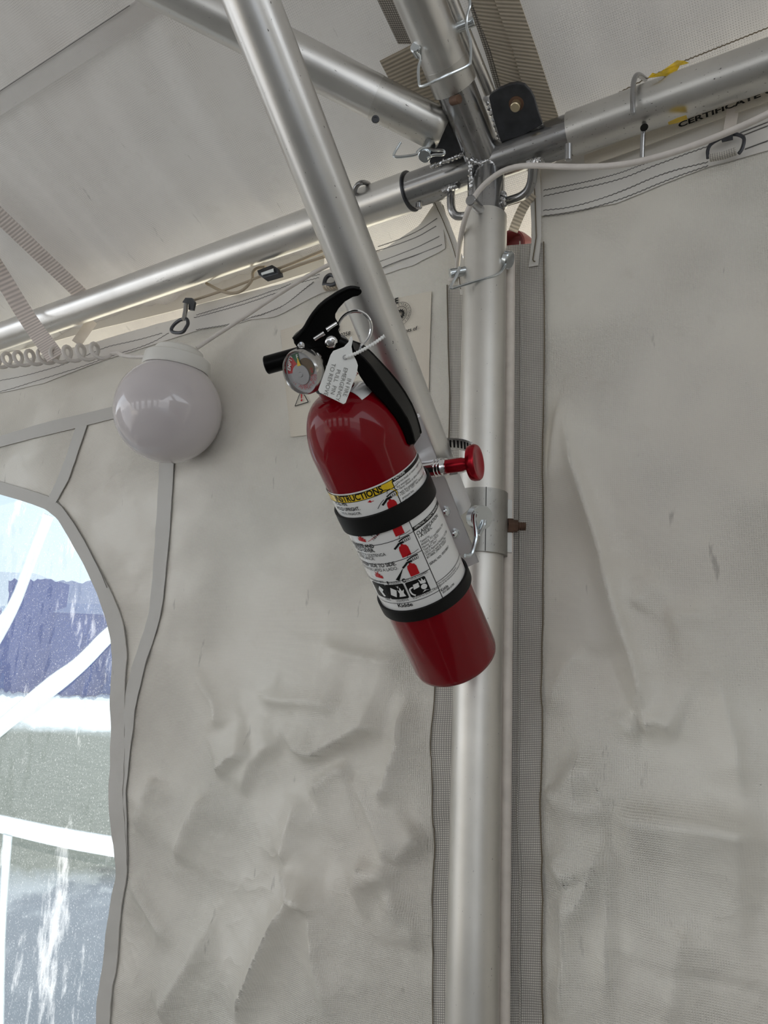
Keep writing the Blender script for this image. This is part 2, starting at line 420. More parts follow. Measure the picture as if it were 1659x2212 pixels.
crease([(420, 1440), (480, 1520), (490, 1580)], .006, .02, .02)
crease([(660, 1720), (640, 1800), (625, 1865)], .007, .02, .02)
crease([(850, 1920), (900, 1980), (905, 2050)], .006, .03, .012)
crease([(770, 1925), (820, 1890), (900, 1880)], .007, .03, .02)
crease([(490, 640 + 130), (560, 690), (620, 650)], .003, .02, .02)
crease([(600, 580 + 60), (760, 560 + 40), (960, 560)], .004, .03, .03)
# right wall
crease([(1218, 880), (1250, 1010), (1300, 1170), (1345, 1320), (1395, 1480), (1405, 1545)], .011, .014, .012)
crease([(1212, 870), (1200, 950), (1190, 1060)], .004, .006, .02)
crease([(1395, 1575), (1430, 1560), (1470, 1582)], .008, .008, .03)
crease([(1330, 1540), (1365, 1575), (1390, 1578)], .006, .008, .02)
crease([(1440, 1340), (1490, 1330), (1540, 1335)], .005, .02, .008)
crease([(1330, 1745), (1400, 1762), (1500, 1775), (1600, 1785), (1659, 1798)], .016, .05, .012)
crease([(1262, 1600), (1262, 1700), (1255, 1745), (1330, 1745)], .008, .014, .014)
crease([(1270, 1635), (1310, 1700), (1335, 1735)], .007, .008, .02)
crease([(1180, 1725), (1230, 1700), (1262, 1640)], .007, .02, .008)
crease([(1190, 1840), (1235, 1890), (1240, 1900)], .007, .012, .02)
crease([(1245, 1990), (1290, 1900), (1320, 1815)], .008, .008, .022)
crease([(1240, 1900), (1235, 2050), (1220, 2212)], .008, .016, .010)
crease([(1320, 1800), (1325, 1950), (1318, 2212)], .005, .012, .004)
crease([(1490, 1990), (1475, 2070), (1450, 2212)], .006, .02, .02)
crease([(1500, 1380), (1560, 1480), (1595, 1600), (1610, 1740)], .007, .03, .012)
crease([(1260, 1400), (1230, 1450), (1185, 1540)], .006, .02, .012)
crease([(1380, 1320), (1400, 1290), (1430, 1250)], .005, .014, .02)
crease([(1340, 1200), (1330, 1330), (1345, 1420)], .005, .03, .03)

def disp(s, h):
    s = np.asarray(s, float); h = np.asarray(h, float)
    # general soft ripples plus crumpling that grows towards the ground
    G_ = .8
    low = G_ * np.clip((1.66 - h) / .35, 0, 1)
    wx = s + .03 * perlin(s * 6, h * 6, 3); wh = h + .03 * perlin(s * 6, h * 6, 4)
    d = .008 * perlin(s * 3.1, h * 2.3, 1) + .003 * perlin(s * 8, h * 6, 2)
    rid = lambda f, g, sd: (1 - 2.2 * np.abs(perlin(wx * f, wh * g, sd)))
    d = d + low * (.0060 * rid(6.5, 5.5, 5) + .0026 * rid(13, 11, 6) * 1.3 + .0012 * rid(27, 24, 7)) + .0004 * rid(30, 26, 8)
    left = s > .04
    # loose pleats by the bottom of the window
    for pts, A, w1, w2 in CREASES:
        lo = pts.min(0) - .12; hi = pts.max(0) + .12
        sel = (s > lo[0]) & (s < hi[0]) & (h > lo[1]) & (h < hi[1])
        if not sel.any(): continue
        ss, hh = s[sel], h[sel]; best = np.full(ss.shape, 9.0); val = np.zeros(ss.shape)
        n = len(pts) - 1
        for i in range(n):
            a, b = pts[i], pts[i + 1]; v = b - a; L = np.hypot(*v) + 1e-9
            t = np.clip(((ss - a[0]) * v[0] + (hh - a[1]) * v[1]) / L ** 2, 0, 1)
            dx = ss - a[0] - t * v[0]; dy = hh - a[1] - t * v[1]; dist = np.hypot(dx, dy)
            side = (v[0] * dy - v[1] * dx)
            g = (i + t) / n; taper = np.clip(np.minimum(g, 1 - g) * 5, .12, 1) ** .8
            w = np.where(side > 0, w1, w2)
            q = dist / w; e = 2.4 * A * taper * np.exp(-q)
            m = dist < best; best = np.where(m, dist, best); val = np.where(m, e, val)
        d[sel] += val
    return d
def surf(s, h, off=0.0):
    d = float(disp(np.array([s]), np.array([h]))[0]); return world_sh(s, h, d + off)

# outlines taken on the wall plane
topL = pix_sh([(1060, 640), (1012, 606), (1004, 600), (958, 440), (942, 437), (905, 490), (820, 548), (700, 592), (560, 628), (430, 660), (395, 688), (340, 700), (200, 742), (100, 765), (0, 790), (-300, 850)])
topR = pix_sh([(1080, 560), (1143, 560), (1147, 371), (1200, 350), (1240, 326), (1330, 298), (1450, 264), (1560, 238), (1659, 206)])
topL = topL[np.argsort(topL[:, 0])]; topR = topR[np.argsort(topR[:, 0])]
topL[-1, 1] = topL[-2, 1]
win_px = [(-60, 1050), (0, 1068), (60, 1085), (120, 1108), (150, 1160), (195, 1240), (215, 1290), (232, 1340), (243, 1400), (244, 1480), (245, 1600), (250, 1750), (262, 1855), (264, 1880), (246, 1950), (240, 2010), (232, 2080), (224, 2150), (224, 2212), (223, 2290)]
win = pix_sh(win_px)
sw = win[:, 0].min(); WC = win[0, 0] + .55       # axis of the window
wl = win.copy(); wl[:, 0] = 2 * WC - wl[:, 0]
WIN = np.vstack([win, [[win[-1, 0], .70]], [[wl[-1, 0], .70]], wl[::-1]])
def inpoly(x, y, poly):
    c = np.zeros(x.shape, bool); j = len(poly) - 1
    for i in range(len(poly)):
        xi, yi = poly[i]; xj, yj = poly[j]
        c ^= ((yi > y) != (yj > y)) & (x < (xj - xi) * (y - yi) / (yj - yi + 1e-12) + xi); j = i
    return c
def wall(name, svals, htop_s, htop_h, hole=None):
    s = np.array(svals); ht = np.interp(s, htop_s, htop_h); m = 250
    t = np.linspace(0, 1, m); t = np.r_[np.linspace(0, .38, 24)[:-1], np.linspace(.38, 1, m)]; m = len(t)
    S = np.repeat(s[:, None], m, 1); Hh = ht[:, None] * t[None]
    Dd = disp(S, Hh)
    V = (O[None, None] + S[..., None] * U + Hh[..., None] * Z - Dd[..., None] * N).reshape(-1, 3)
    cs = (S[:-1, :-1] + S[1:, 1:]) / 2; ch = (Hh[:-1, :-1] + Hh[1:, 1:]) / 2
    keep = np.ones(cs.shape, bool)
    if hole is not None:
        c = hole.mean(0); keep = ~inpoly(cs, ch, hole)
    F, T = [], []
    for i, j in zip(*np.nonzero(keep)):
        a = i * m + j; F.append([a, a + m, a + m + 1, a + 1])
        T.append([(S[i, j], Hh[i, j]), (S[i + 1, j], Hh[i + 1, j]), (S[i + 1, j + 1], Hh[i + 1, j + 1]), (S[i, j + 1], Hh[i, j + 1])])
    used = sorted({k for f in F for k in f}); ix = {k: q for q, k in enumerate(used)}
    return struct(obj(name, (V[used], [[ix[k] for k in f] for f in F], T), M['wall'], sharp=0))
def grow(poly, d):
    c = []
    n = len(poly)
    area = sum(poly[i][0] * poly[(i + 1) % n][1] - poly[(i + 1) % n][0] * poly[i][1] for i in range(n))
    sg = 1 if area > 0 else -1
    for i in range(n):
        a, b = poly[i - 1], poly[(i + 1) % n]; t = (b - a) / (np.linalg.norm(b - a) + 1e-9); c.append(poly[i] + sg * d * np.array([t[1], -t[0]]))
    return np.array(c)
sL0 = -.012; sR0 = .006
sv = np.r_[np.linspace(sL0, .45, 110)[:-1], np.linspace(.45, 1.25, 130)[:-1], np.linspace(1.25, 3.2, 60)]
wall_left = wall('wall_left', sv, topL[:, 0], topL[:, 1], grow(WIN, .007))
svr = np.r_[np.linspace(-2.2, -.62, 40)[:-1], np.linspace(-.62, psh(1149, 600)[0], 170)]
wall_right = wall('wall_right', svr, topR[:, 0], topR[:, 1])

def ribbon(eA, eB, n=60, m=3, off=.0015, th=.0012, sm=0, fn=None, wav=0):
    """thin strip of cloth between two edge lines given in photo pixels, lying on the wall"""
    fa = fn or (lambda x, y, o: (lambda q: surf(q[0], q[1], o))(psh(x, y)))
    a = (smoothpath(eA, n, sm) if sm else resample(eA, n)); b = (smoothpath(eB, n, sm) if sm else resample(eB, n))
    top, T = [], []
    for i in range(n):
        for k in range(m):
            f = k / (m - 1); p = a[i] * (1 - f) + b[i] * f; top.append(fa(p[0], p[1], off + wav * perlin(i * .23, k * .7, 9)))
    top = np.array(top)
    L = np.r_[0, np.cumsum(np.linalg.norm(np.diff(top[::m], axis=0), axis=1))]; wd = np.linalg.norm(top[m - 1] - top[0])
    V = list(top); F = []
    for i in range(n - 1):
        for k in range(m - 1):
            q = i * m + k; F.append([q, q + 1, q + m + 1, q + m])
            T.append([(wd * k / (m - 1), L[i]), (wd * (k + 1) / (m - 1), L[i]), (wd * (k + 1) / (m - 1), L[i + 1]), (wd * k / (m - 1), L[i + 1])])
    if th:
        c = top.mean(0); nn = nrm(c - CAM); nn = nrm(np.cross(top[m - 1] - top[0], top[-m] - top[0])); nn = nn if nn @ (c - CAM) > 0 else -nn
        b0 = len(V); V += [p + nn * th for p in top]
        rim = [i * m for i in range(n)] + [(n - 1) * m + k for k in range(1, m)] + [i * m + m - 1 for i in range(n - 2, -1, -1)] + [k for k in range(m - 2, 0, -1)]
        for i in range(len(rim)):
            p, q = rim[i], rim[(i + 1) % len(rim)]; F.append([p, q, q + b0, p + b0]); T.append([(0, 0), (.001, 0), (.001, .001), (0, .001)])
    return V, F, T
def seamline(pts, n=80, off=.0022, r=.0006, sm=2, jig=.0005, fn=None):
    fa = fn or (lambda x, y, o: (lambda q: surf(q[0], q[1], o))(psh(x, y)))
    p = smoothpath(pts, n, sm) if sm else resample(pts, n)
    return sweep([fa(x, y, off) + Z * jig * (1 if i % 2 else -1) for i, (x, y) in enumerate(p)], r, 5)

# bands and hems of the left wall
hemL = [[(955, 437), (905, 492), (820, 550), (700, 594), (560, 630), (430, 662), (395, 690), (340, 702), (200, 744), (100, 767), (0, 792), (-60, 805)],
        [(965, 540), (900, 580), (835, 600), (700, 640), (600, 690), (440, 715), (400, 728), (340, 745), (200, 790), (100, 830), (0, 850), (-60, 862)]]
obj('hem', ribbon(hemL[0], hemL[1], 120, 4, .002), M['wall_hem'], wall_left)
for pts in ([(947, 475), (895, 510), (820, 536)], [(945, 492), (895, 522), (816, 546)], [(952, 514), (890, 548), (826, 572)], [(958, 532), (900, 560), (833, 588)],
            [(700, 600), (640, 618), (560, 645), (430, 684)], [(700, 608), (640, 626), (560, 653), (470, 678), (425, 690)], [(690, 618), (600, 680), (530, 700), (430, 716)],
            [(355, 722), (280, 742), (230, 752), (120, 800), (0, 824)], [(370, 722), (330, 745), (250, 770), (120, 815), (0, 848)]):
    obj('stitching', seamline(pts), M['thread_grey'], wall_left)
obj('edge_tape', ribbon([(935, 437), (955, 480), (985, 560), (992, 600), (998, 640)], [(950, 432), (973, 480), (1004, 560), (1012, 600), (1016, 640)], 30, 3, .004), M['wall_hem'], wall_left)
obj('stitching', seamline([(942, 440), (966, 490), (992, 560), (1000, 630)], off=.0056), M['thread'], wall_left)
# window surround
outer_px = [(-60, 1020), (0, 1040), (60, 1057), (128, 1080), (175, 1150), (220, 1235), (243, 1280), (262, 1330), (276, 1400), (275, 1480), (276, 1600), (280, 1750), (291, 1855), (292, 1880), (276, 1950), (268, 2010), (262, 2080), (253, 2150), (252, 2212), (250, 2290)]
obj('window_edge_band', ribbon(win_px, outer_px, 150, 4, .0035, .0015, 1, wav=.002), M['seamband'], wall_left)
obj('surround_band', ribbon([(350, 985), (345, 1060), (338, 1150), (330, 1240), (322, 1330), (300, 1400), (280, 1470), (268, 1560), (262, 1650), (264, 1750), (276, 1865)],
                            [(382, 985), (376, 1060), (369, 1150), (358, 1240), (350, 1330), (326, 1410), (304, 1490), (293, 1560), (286, 1650), (286, 1750), (291, 1865)], 110, 4, .0028, .0012, 2, wav=.002), M['seamband'], wall_left)
obj('surround_band', ribbon([(-60, 958), (0, 944), (120, 912), (250, 882), (330, 866)], [(-60, 984), (0, 968), (120, 940), (250, 908), (330, 894)], 50, 3, .0028), M['seamband'], wall_left)
obj('surround_band', ribbon([(172, 925), (150, 990), (128, 1040), (105, 1085)], [(196, 922), (168, 1000), (152, 1040), (124, 1088)], 30, 3, .0034), M['seamband'], wall_left)
obj('stitching', seamline([(384, 985), (378, 1060), (371, 1150), (360, 1240), (352, 1330), (328, 1410), (306, 1490), (295, 1560), (288, 1650), (288, 1750), (292, 1865)], 100, .0035, .0004, 2, 0), M['thread_grey'], wall_left)
obj('stitching', seamline([(130, 1082), (177, 1150), (222, 1235), (235, 1270)], 40, .0045, .0006, 1, 0), M['thread_grey'], wall_left)
# mesh webbing strips behind the leg
wavy = [(968, 620), (970, 760), (974, 880), (962, 1100), (950, 1330), (946, 1480), (938, 1600), (940, 1700), (945, 1850), (944, 2000), (938, 2212), (936, 2400)]
obj('mesh_edging', ribbon(wavy, [(1045, y) for _, y in wavy], 140, 6, .0035, .0012, 1, wav=.0015), M['mesh'], wall_left)
obj('stitching', seamline([(x + 3, y) for x, y in wavy], 260, .0052, .0007, 1, .0004), M['thread'], wall_left)
tr_ = [(1180, 528), (1181, 700), (1179, 900), (1180, 1100), (1179, 1300), (1181, 1500), (1178, 1700), (1187, 1900), (1185, 2100), (1183, 2212), (1180, 2400)]
tl_ = [(1062, 540), (1062, 700), (1060, 900), (1060, 1100), (1056, 1300), (1055, 1500), (1054, 1700), (1052, 1900), (1050, 2100), (1050, 2212), (1048, 2400)]
obj('mesh_edging', ribbon(tl_, tr_, 160, 6, .0035, .0012, 1, wav=.0015), M['mesh'], wall_right)
obj('stitching', seamline([(x - 1, y) for x, y in tr_], 300, .0052, .0008, 1, .0006), M['thread'], wall_right)
obj('fold_line', seamline([(x - 52, y) for x, y in tr_], 120, .0052, .0008, 1, .0), M['mesh'], wall_right)
# hem of the right wall
obj('hem', ribbon([(1170, 366), (1205, 352), (1240, 330), (1330, 302), (1450, 268), (1560, 242), (1680, 204)], [(1172, 470), (1240, 458), (1330, 440), (1440, 395), (1530, 362), (1680, 322)], 90, 4, .002), M['wall_hem'], wall_right)
obj('hem_tab', ribbon([(1143, 368), (1150, 440), (1155, 520), (1147, 583)], [(1169, 366), (1173, 440), (1174, 520), (1167, 580)], 50, 3, .006, .0015), M['wall_hem'], wall_right)
obj('stitching', seamline([(1156, 372), (1162, 440), (1165, 520), (1157, 570), (1162, 574)], 60, .0076, .0008, 0), M['thread'], wall_right)
for pts in ([(1176, 414), (1240, 401), (1330, 378), (1400, 350), (1440, 340)], [(1176, 427), (1240, 412), (1330, 392), (1420, 355), (1530, 318)], [(1176, 458), (1240, 450), (1330, 420), (1430, 375), (1530, 352)], [(1176, 470), (1240, 462), (1330, 436), (1440, 390), (1530, 360)],
            [(1600, 290), (1659, 268)], [(1600, 298), (1659, 276)], [(1610, 325), (1659, 308)]):
    obj('stitching', seamline(pts, 70), M['thread_grey'], wall_right)

# window pane and its outside strips
pane = struct(obj('window_1', (lambda poly: ([world_sh(s, h, -.004) for s, h in poly], [list(range(len(poly)))]))(grow(WIN, .012)), M['vinyl_clear'], smooth=False))
def Wo(x, y, o): return hit(x, y, O - N * o, N)
for eA, eB in (([(92, 1108), (60, 1190), (25, 1290), (-10, 1340), (-60, 1420)], [(114, 1116), (80, 1200), (45, 1300), (10, 1370), (-40, 1450)]),
               ([(262, 1335), (225, 1355), (160, 1425), (110, 1455), (40, 1515), (0, 1548), (-80, 1620)], [(268, 1358), (236, 1390), (180, 1450), (120, 1500), (50, 1550), (0, 1590), (-80, 1660)]),
               ([(-90, 1742), (0, 1760), (130, 1788), (280, 1812)], [(-90, 1780), (0, 1800), (130, 1832), (280, 1858)]),
               ([(5, 1800), (0, 1900), (-6, 2020), (-12, 2300)], [(24, 1805), (16, 1900), (8, 2020), (4, 2300)])):
    obj('window_strip', ribbon(eA, eB, 30, 3, -.012, .001, 2, fn=Wo), M['muntin'], pane)

# roof
def roof_disp(a, b):
    w = a * 7 + .6 * perlin(a * 2, b * 2, 21)
    return .008 * perlin(w * 1.2, b * 1.3, 22) + .006 * (1 - 2 * np.abs(perlin(w * 2.3, b * 1.1, 23))) + .003 * perlin(a * 3, b * 3, 24)
def roof_ab(p): q = np.asarray(p) - ROOF0; return float(q @ U), float(q @ D_)
av = np.r_[np.linspace(-3, -.8, 12)[:-1], np.linspace(-.8, 2.2, 260)[:-1], np.linspace(2.2, 4, 12)]
bv = np.r_[np.linspace(-.14, 1.3, 150)[:-1], np.linspace(1.3, 2.6, 14)]
Aa, Bb = np.meshgrid(av, bv, indexing='ij'); dd = roof_disp(Aa, Bb) * np.clip((np.abs(Aa) - .0) / .25, .15, 1)
V = (ROOF0 + Aa[..., None] * U + Bb[..., None] * D_ + (np.abs(dd) * 1.0 + dd)[..., None] * RN * .9).reshape(-1, 3)
m = len(bv); F = []; T = []
for i in range(len(av) - 1):
    for j in range(m - 1):
        q = i * m + j; F.append([q, q + m, q + m + 1, q + 1]); T.append([(av[i], bv[j]), (av[i + 1], bv[j]), (av[i + 1], bv[j + 1]), (av[i], bv[j + 1])])
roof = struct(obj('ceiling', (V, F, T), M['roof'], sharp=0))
ridge = ROOF0 + D_ * 2.6; D2 = -N * cos(REL) - Z * sin(REL)
far = [ridge + U * -3, ridge + U * 4, ridge + U * 4 + D2 * 2.75, ridge - U * 3 + D2 * 2.75]
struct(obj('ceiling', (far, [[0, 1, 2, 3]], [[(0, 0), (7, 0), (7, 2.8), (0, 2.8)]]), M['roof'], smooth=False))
def Rf(x, y, o): return Rp(x, y, o)
obj('seam_strip', ribbon([(-80, 248), (0, 195), (150, 95), (280, 10), (420, -80)], [(-80, 302), (0, 250), (170, 142), (335, 38), (500, -70)], 70, 3, .002, .0012, 0, fn=Rf), M['roof_seam'], roof)
obj('stitching', seamline([(-80, 250), (0, 197), (280, 12)], 60, .0038, .0005, 0, 0, fn=Rf), M['thread_grey'], roof)
obj('stitching', seamline([(1230, 255), (1400, 168), (1470, 135), (1659, 60)], 90, .003, .0007, 0, .0005, fn=Rf), M['thread'], roof)
# valance hanging outside the eave
vz = lambda a, t: ROOF0 + U * a + D_ * -.14 - Z * t
V, F, T = [], [], []
for i, a in enumerate(np.linspace(-3, 4, 90)):
    for k, t in enumerate(np.linspace(0, .205, 6)):
        V.append(vz(a, t) + N * .012 * perlin(a * 5, t * 4 + 3, 30))
for i in range(89):
    for k in range(5):
        q = i * 6 + k; F.append([q, q + 6, q + 7, q + 1]); T.append([(i * .0787, k * .06), ((i + 1) * .0787, k * .06), ((i + 1) * .0787, (k + 1) * .06), (i * .0787, (k + 1) * .06)])
obj('valance', (V, F, T), M['valance'], roof)

obj('eave_band', ribbon([(-60, 752), (0, 738), (200, 676), (420, 610), (650, 530), (700, 512)], [(-60, 780), (0, 767), (100, 742), (200, 713), (300, 690), (420, 660), (560, 622), (700, 578)], 60, 3, -.035, .001, 1, fn=lambda x, y, o: hit(x, y, O - N * o, N), wav=.004), M['wall_hem'], roof)
# floor, far end of the tent
def quad(pts): return ([np.asarray(p, float) for p in pts], [[0, 1, 2, 3]], [[(0, 0), (1, 0), (1, 1), (0, 1)]])
fl = quad([O + U * 3.2, O - U * 2.25, O - U * 2.25 - N * 4.9, O + U * 3.2 - N * 4.9])
struct(obj('floor', fl, M['floor'], smooth=False))
eave = J[2] + .02
endR = quad([O - U * 2.25, O - U * 2.25 - N * 2.4, O - U * 2.25 - N * 2.4 + Z * eave, O - U * 2.25 + Z * (eave - .05)])
struct(obj('wall_end', endR, M['room'], smooth=False))
# far side of the tent: bays of solid cloth and open bays
bk_ = []
q0 = O - N * 4.9
def bay(a0, a1, h0, h1): bk_.append(quad([q0 + U * a0 + Z * h0, q0 + U * a1 + Z * h0, q0 + U * a1 + Z * h1, q0 + U * a0 + Z * h1]))
bay(-2.25, 4.0, 0, .75); bay(-2.25, 4.0, 1.95, eave)
for k in range(6): bay(-2.25 + k * 1.13, -2.25 + k * 1.13 + .50, .75, 1.95)
struct(obj('wall_far', join(*bk_), M['room'], smooth=False))
e0 = O + U * 3.4
struct(obj('light_screen_near_end', quad([e0, e0 - N * 1.5, e0 - N * 1.5 + Z * eave, e0 + Z * eave]), M['room'], smooth=False))  # unseen cloth panel added to cut the side light on the leg

# ================================================================ OUTSIDE
gmat, t, b, _ = newmat('sunlit_ground'); gv = coords(t)
dist = t.nodes.new('ShaderNodeSeparateXYZ'); t.links.new(gv, dist.inputs[0])
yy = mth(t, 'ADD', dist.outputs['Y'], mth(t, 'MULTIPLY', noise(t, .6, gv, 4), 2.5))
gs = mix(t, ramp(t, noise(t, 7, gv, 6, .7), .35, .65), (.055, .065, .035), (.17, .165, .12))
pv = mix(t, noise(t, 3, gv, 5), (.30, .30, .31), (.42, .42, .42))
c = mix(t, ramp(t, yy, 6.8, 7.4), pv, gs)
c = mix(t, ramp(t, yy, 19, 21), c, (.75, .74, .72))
t.links.new(c, b.inputs['Base Color']); b.inputs['Roughness'].default_value = .9
g0 = -.02
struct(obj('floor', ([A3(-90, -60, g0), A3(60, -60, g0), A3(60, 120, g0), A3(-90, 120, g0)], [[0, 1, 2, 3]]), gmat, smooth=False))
bb_mat = plain('blue_siding', (.05, .14, .42), .7, var=.25)
def at_ground(px, Y):
    r = ray(px, 1500); k = Y / r[1]; return A3(r[0] * k, Y, 0)
bld = thing('building', 'long low blue building far beyond the clear window', 'building', at_ground(120, 46))
obj('wall', obox(at_ground(110, 48) + Z * 2.4, A3(1, 0, 0), A3(0, 1, 0), Z, 34, 6, 4.8), bb_mat, bld)
obj('tower', obox(at_ground(-40, 44) + Z * 3.3, A3(1, 0, 0), A3(0, 1, 0), Z, 6.2, 5, 6.6), plain('dark_blue_siding', (.02, .06, .28), .7), bld, label='darker blue block at the end')
rfm = plain('pale_roof', (.35, .42, .52), .6)
obj('roof', ([at_ground(110, 48) + A3(x, y, z) for x, y, z in ((-17.5, -3.6, 4.7), (17.5, -3.6, 4.7), (17.5, 3.6, 4.7), (-17.5, 3.6, 4.7), (-17.5, 0, 5.6), (17.5, 0, 5.6))],
             [[0, 1, 5, 4], [2, 3, 4, 5], [0, 4, 3], [1, 2, 5]]), rfm, bld, smooth=False)
leafm = plain('hedge_leaves', (.035, .05, .028), .8, var=.4)
def shade_tree(x, y, h, r, seed, lab):
    rr = random.Random(seed); t_ = thing('shade_tree', lab, 'shade_tree', (x, y, 0))
    obj('trunk', sweep([A3(x, y, 0), A3(x + .1, y, h * .3), A3(x, y + .1, h * .65)], [.16, .12, .06], 10), plain('bark', (.10, .07, .05), .9), t_)
    V, F = [], []
    for i in range(1100):
        d = nrm(A3(rr.gauss(0, 1), rr.gauss(0, 1), rr.gauss(0, 1))) * r * rr.random() ** .4; c = A3(x, y, h * .68) + d * A3(1, 1, h * .35 / r)
        a = nrm(A3(rr.gauss(0, 1), rr.gauss(0, 1), rr.gauss(0, 1))); q, w, _ = frame_of(a); k = len(V); sz = .16
        V += [c + q * sz, c + w * sz * .5, c - q * sz, c - w * sz * .5]; F.append([k, k + 1, k + 2, k + 3])
    o = obj('foliage', (V, F), leafm, t_, smooth=False); o['kind'] = 'stuff'

shade_tree(-1.55, 8.6, 5.6, 1.15, 1, 'leafy shade caster added out of view to shadow the ground by the window')  # unseen foliage added only to throw shade on the near ground
# ================================================================ FRAME TUBES
def tube(p1, p2, r, seg=40, bev=.001): 
    n = 8; return sweep([np.asarray(p1) * (1 - k / n) + np.asarray(p2) * k / n for k in range(n + 1)], r, seg)
RL = .0255; RS = .0225
def along(px, py, d, z=None):
    """parameter t so that J + d t projects nearest to the pixel"""
    best = min(np.linspace(-3, 3, 6001), key=lambda q: (lambda v: ((W_ / 2 + FOC * (v @ RT) / (v @ FW) - px) ** 2 + (H_ / 2 - FOC * (v @ UP) / (v @ FW) - py) ** 2) if v @ FW > .1 else 1e12)(J + d * q - CAM)); return best
tl = along(886, 410, U); trr = along(1232, 288, U); tup = along(985, 185, D_); tdn = along(1050, 472, Z)

leg = thing('tent_leg', 'upright aluminium tent leg tube in the middle of the picture', 'pole', LEG)
obj('tube', join(tube(LEG, J + Z * tdn, RL)), M['alu_leg'], leg)
obj('base_plate', obox(LEG + Z * .004, U, N, Z, .12, .12, .008), M['steel'], leg)
rail_l = thing('eave_rail', 'aluminium eave rail running to the left edge behind the diagonal brace', 'pole', J + U * tl)
obj('tube', tube(J + U * tl, J + U * 3.0, RL), M['alu'], rail_l)
obj('swaged_end', lathe([(RL * .9, -.0008), (RL + .0002, -.0005), (RL + .0004, .0015), (RL, .0022)], J + U * tl, U, 40), M['steel_dark'], rail_l)
rail_r = thing('eave_rail', 'aluminium eave rail with yellow tape running to the right edge', 'pole', J + U * trr)
obj('tube', tube(J + U * trr, J - U * 2.2, RL * .95), M['alu_worn'], rail_r)
raf = thing('roof_rafter', 'aluminium rafter tube rising from the top joint to the upper edge', 'pole', J + D_ * tup)
obj('tube', tube(J + D_ * tup, J + D_ * 2.55, RL), M['alu'], raf)
obj('worn_end', lathe([(RL + .0003, .0), (RL + .0003, .028)], J + D_ * tup, D_, 40), M['alu_worn'], raf)

# corner fitting
fit = thing('corner_fitting', 'welded steel joint with four stubs where leg, rails and rafter meet', 'pipe fitting', J)
obj('leg_stub', tube(J + Z * .012, J + Z * (tdn - .06), RS), M['steel'], fit)
obj('rail_stub', tube(J, J + U * (tl + .04), RS), M['steel'], fit)
obj('rail_stub', tube(J, J + U * (trr - .04), RS), M['steel'], fit)
obj('rafter_stub', tube(J, J + D_ * (tup + .04), RS), M['steel'], fit)
C3 = lambda x, y: (760 + x / 3.318, y / 3.318)
gr = [C3(*p) for p in [(985, 690), (1005, 662), (1060, 628), (1130, 598), (1185, 588), (1240, 602), (1285, 650), (1310, 700), (1335, 790), (1368, 885), (1230, 960), (1070, 1010), (1020, 850)]]
g = bevel(obj('gusset_plate', plate([Jp(x, y, .004) for x, y in gr], RN, .006), M['steel_dark'], fit, smooth=False), .0008)
gl_ = [C3(*p) for p in [(560, 900), (590, 850), (680, 818), (715, 850), (760, 980), (800, 1090), (700, 1150), (580, 1200), (540, 1100)]]
bevel(obj('gusset_plate', plate([Jp(x, y, .0) for x, y in gl_], RN, .006), M['steel_dark'], fit, smooth=False), .0008)
bc = Jp(*C3(1182, 735), .004); obj('rivet', cyl(bc - RN * .012, bc + RN * .006, .0055, seg=24, bev=.0008), M['brass'], fit)
obj('rust_mark', lathe([(.0062, 0), (.0085, .0003), (.0085, .0006), (.0062, .0006)], bc - RN * .0037, RN, 24), M['rust'], fit)
bn = P(*C3(740, 725), zc(J + D_ * (tup - .012)) - .024); obj('pin_stub', cyl(bn - RT * .004, bn + RT * .004 - FW * .010 - UP * .003, .0048, bev=.0008), M['rust'], fit)
def bead(pts, r=.0028, off=None, n=40):
    p = smoothpath([P(x, y, z) for x, y, z in pts], n, 2); p = p + np.random.RandomState(3).normal(0, .00025, p.shape)
    rs = r * (1 + .22 * np.sin(np.arange(n) * 1.3) + .1 * np.sin(np.arange(n) * 2.9)); return sweep(p, rs, 12)
zj = zc(J); ZF = zj - RS
c3 = lambda x, y, dz=0: (*C3(x, y), ZF + dz)
for pts in ([c3(955, 700, .012), c3(990, 780, .012), c3(1030, 900, .012), c3(1065, 1000, .010)], [c3(1065, 1000, -.004), c3(1190, 955, -.018), c3(1280, 920, -.028), c3(1365, 885, -.036)],
            [c3(720, 860, .02), c3(760, 990, .018), c3(800, 1090, .01), c3(850, 1150, .002)], [c3(570, 1195, .014), c3(680, 1150, .008), c3(800, 1105, .004)],
            [c3(850, 1150, .0), c3(900, 1175, -.001), c3(960, 1165, -.001), c3(1000, 1110, -.0), c3(1045, 1040, .004)], [c3(985, 1160, -.001), c3(1040, 1190, .001), c3(1100, 1225, .006)],
            [c3(855, 1160, .0), c3(850, 1250, .003), c3(865, 1390, .004)]):
    obj('weld_bead', bead(pts), M['weld'], fit)
stA = P(1043, 460, .880); stB = P(1016, 432, .838)
obj('peg', cyl(stA, stB, .0058, seg=20, bev=.0006), M['steel'], fit)
zl = zc(J + U * .05)
obj('hook_rod', sweep(smoothpath([P(974, 405, .93), P(974, 430, .925), P(975, 455, .92), P(985, 468, .92), P(1005, 467, .915), P(1030, 460, .90)], 30, 2), .0052, 14), M['steel'], fit)
obj('hook_rod', sweep(smoothpath([P(1075, 442, .90), P(1100, 434, .895), P(1125, 426, .885), P(1142, 412, .875), P(1150, 390, .865), P(1152, 352, .85)], 30, 2), .0056, 14), M['steel'], fit)
bl = P(905, 440, .955); obj('pin_stub', cyl(bl + UP * .012, bl - UP * .006, .0042, bev=.0006), M['steel'], fit)
br = P(1228, 335, .80); obj('pin_stub', cyl(br + UP * .012, br - UP * .006, .0038, bev=.0006), M['steel'], fit)
obj('weld_bead', bead([(960, 412, .925), (975, 405, .92), (990, 402, .915)], .0035), M['weld'], fit)
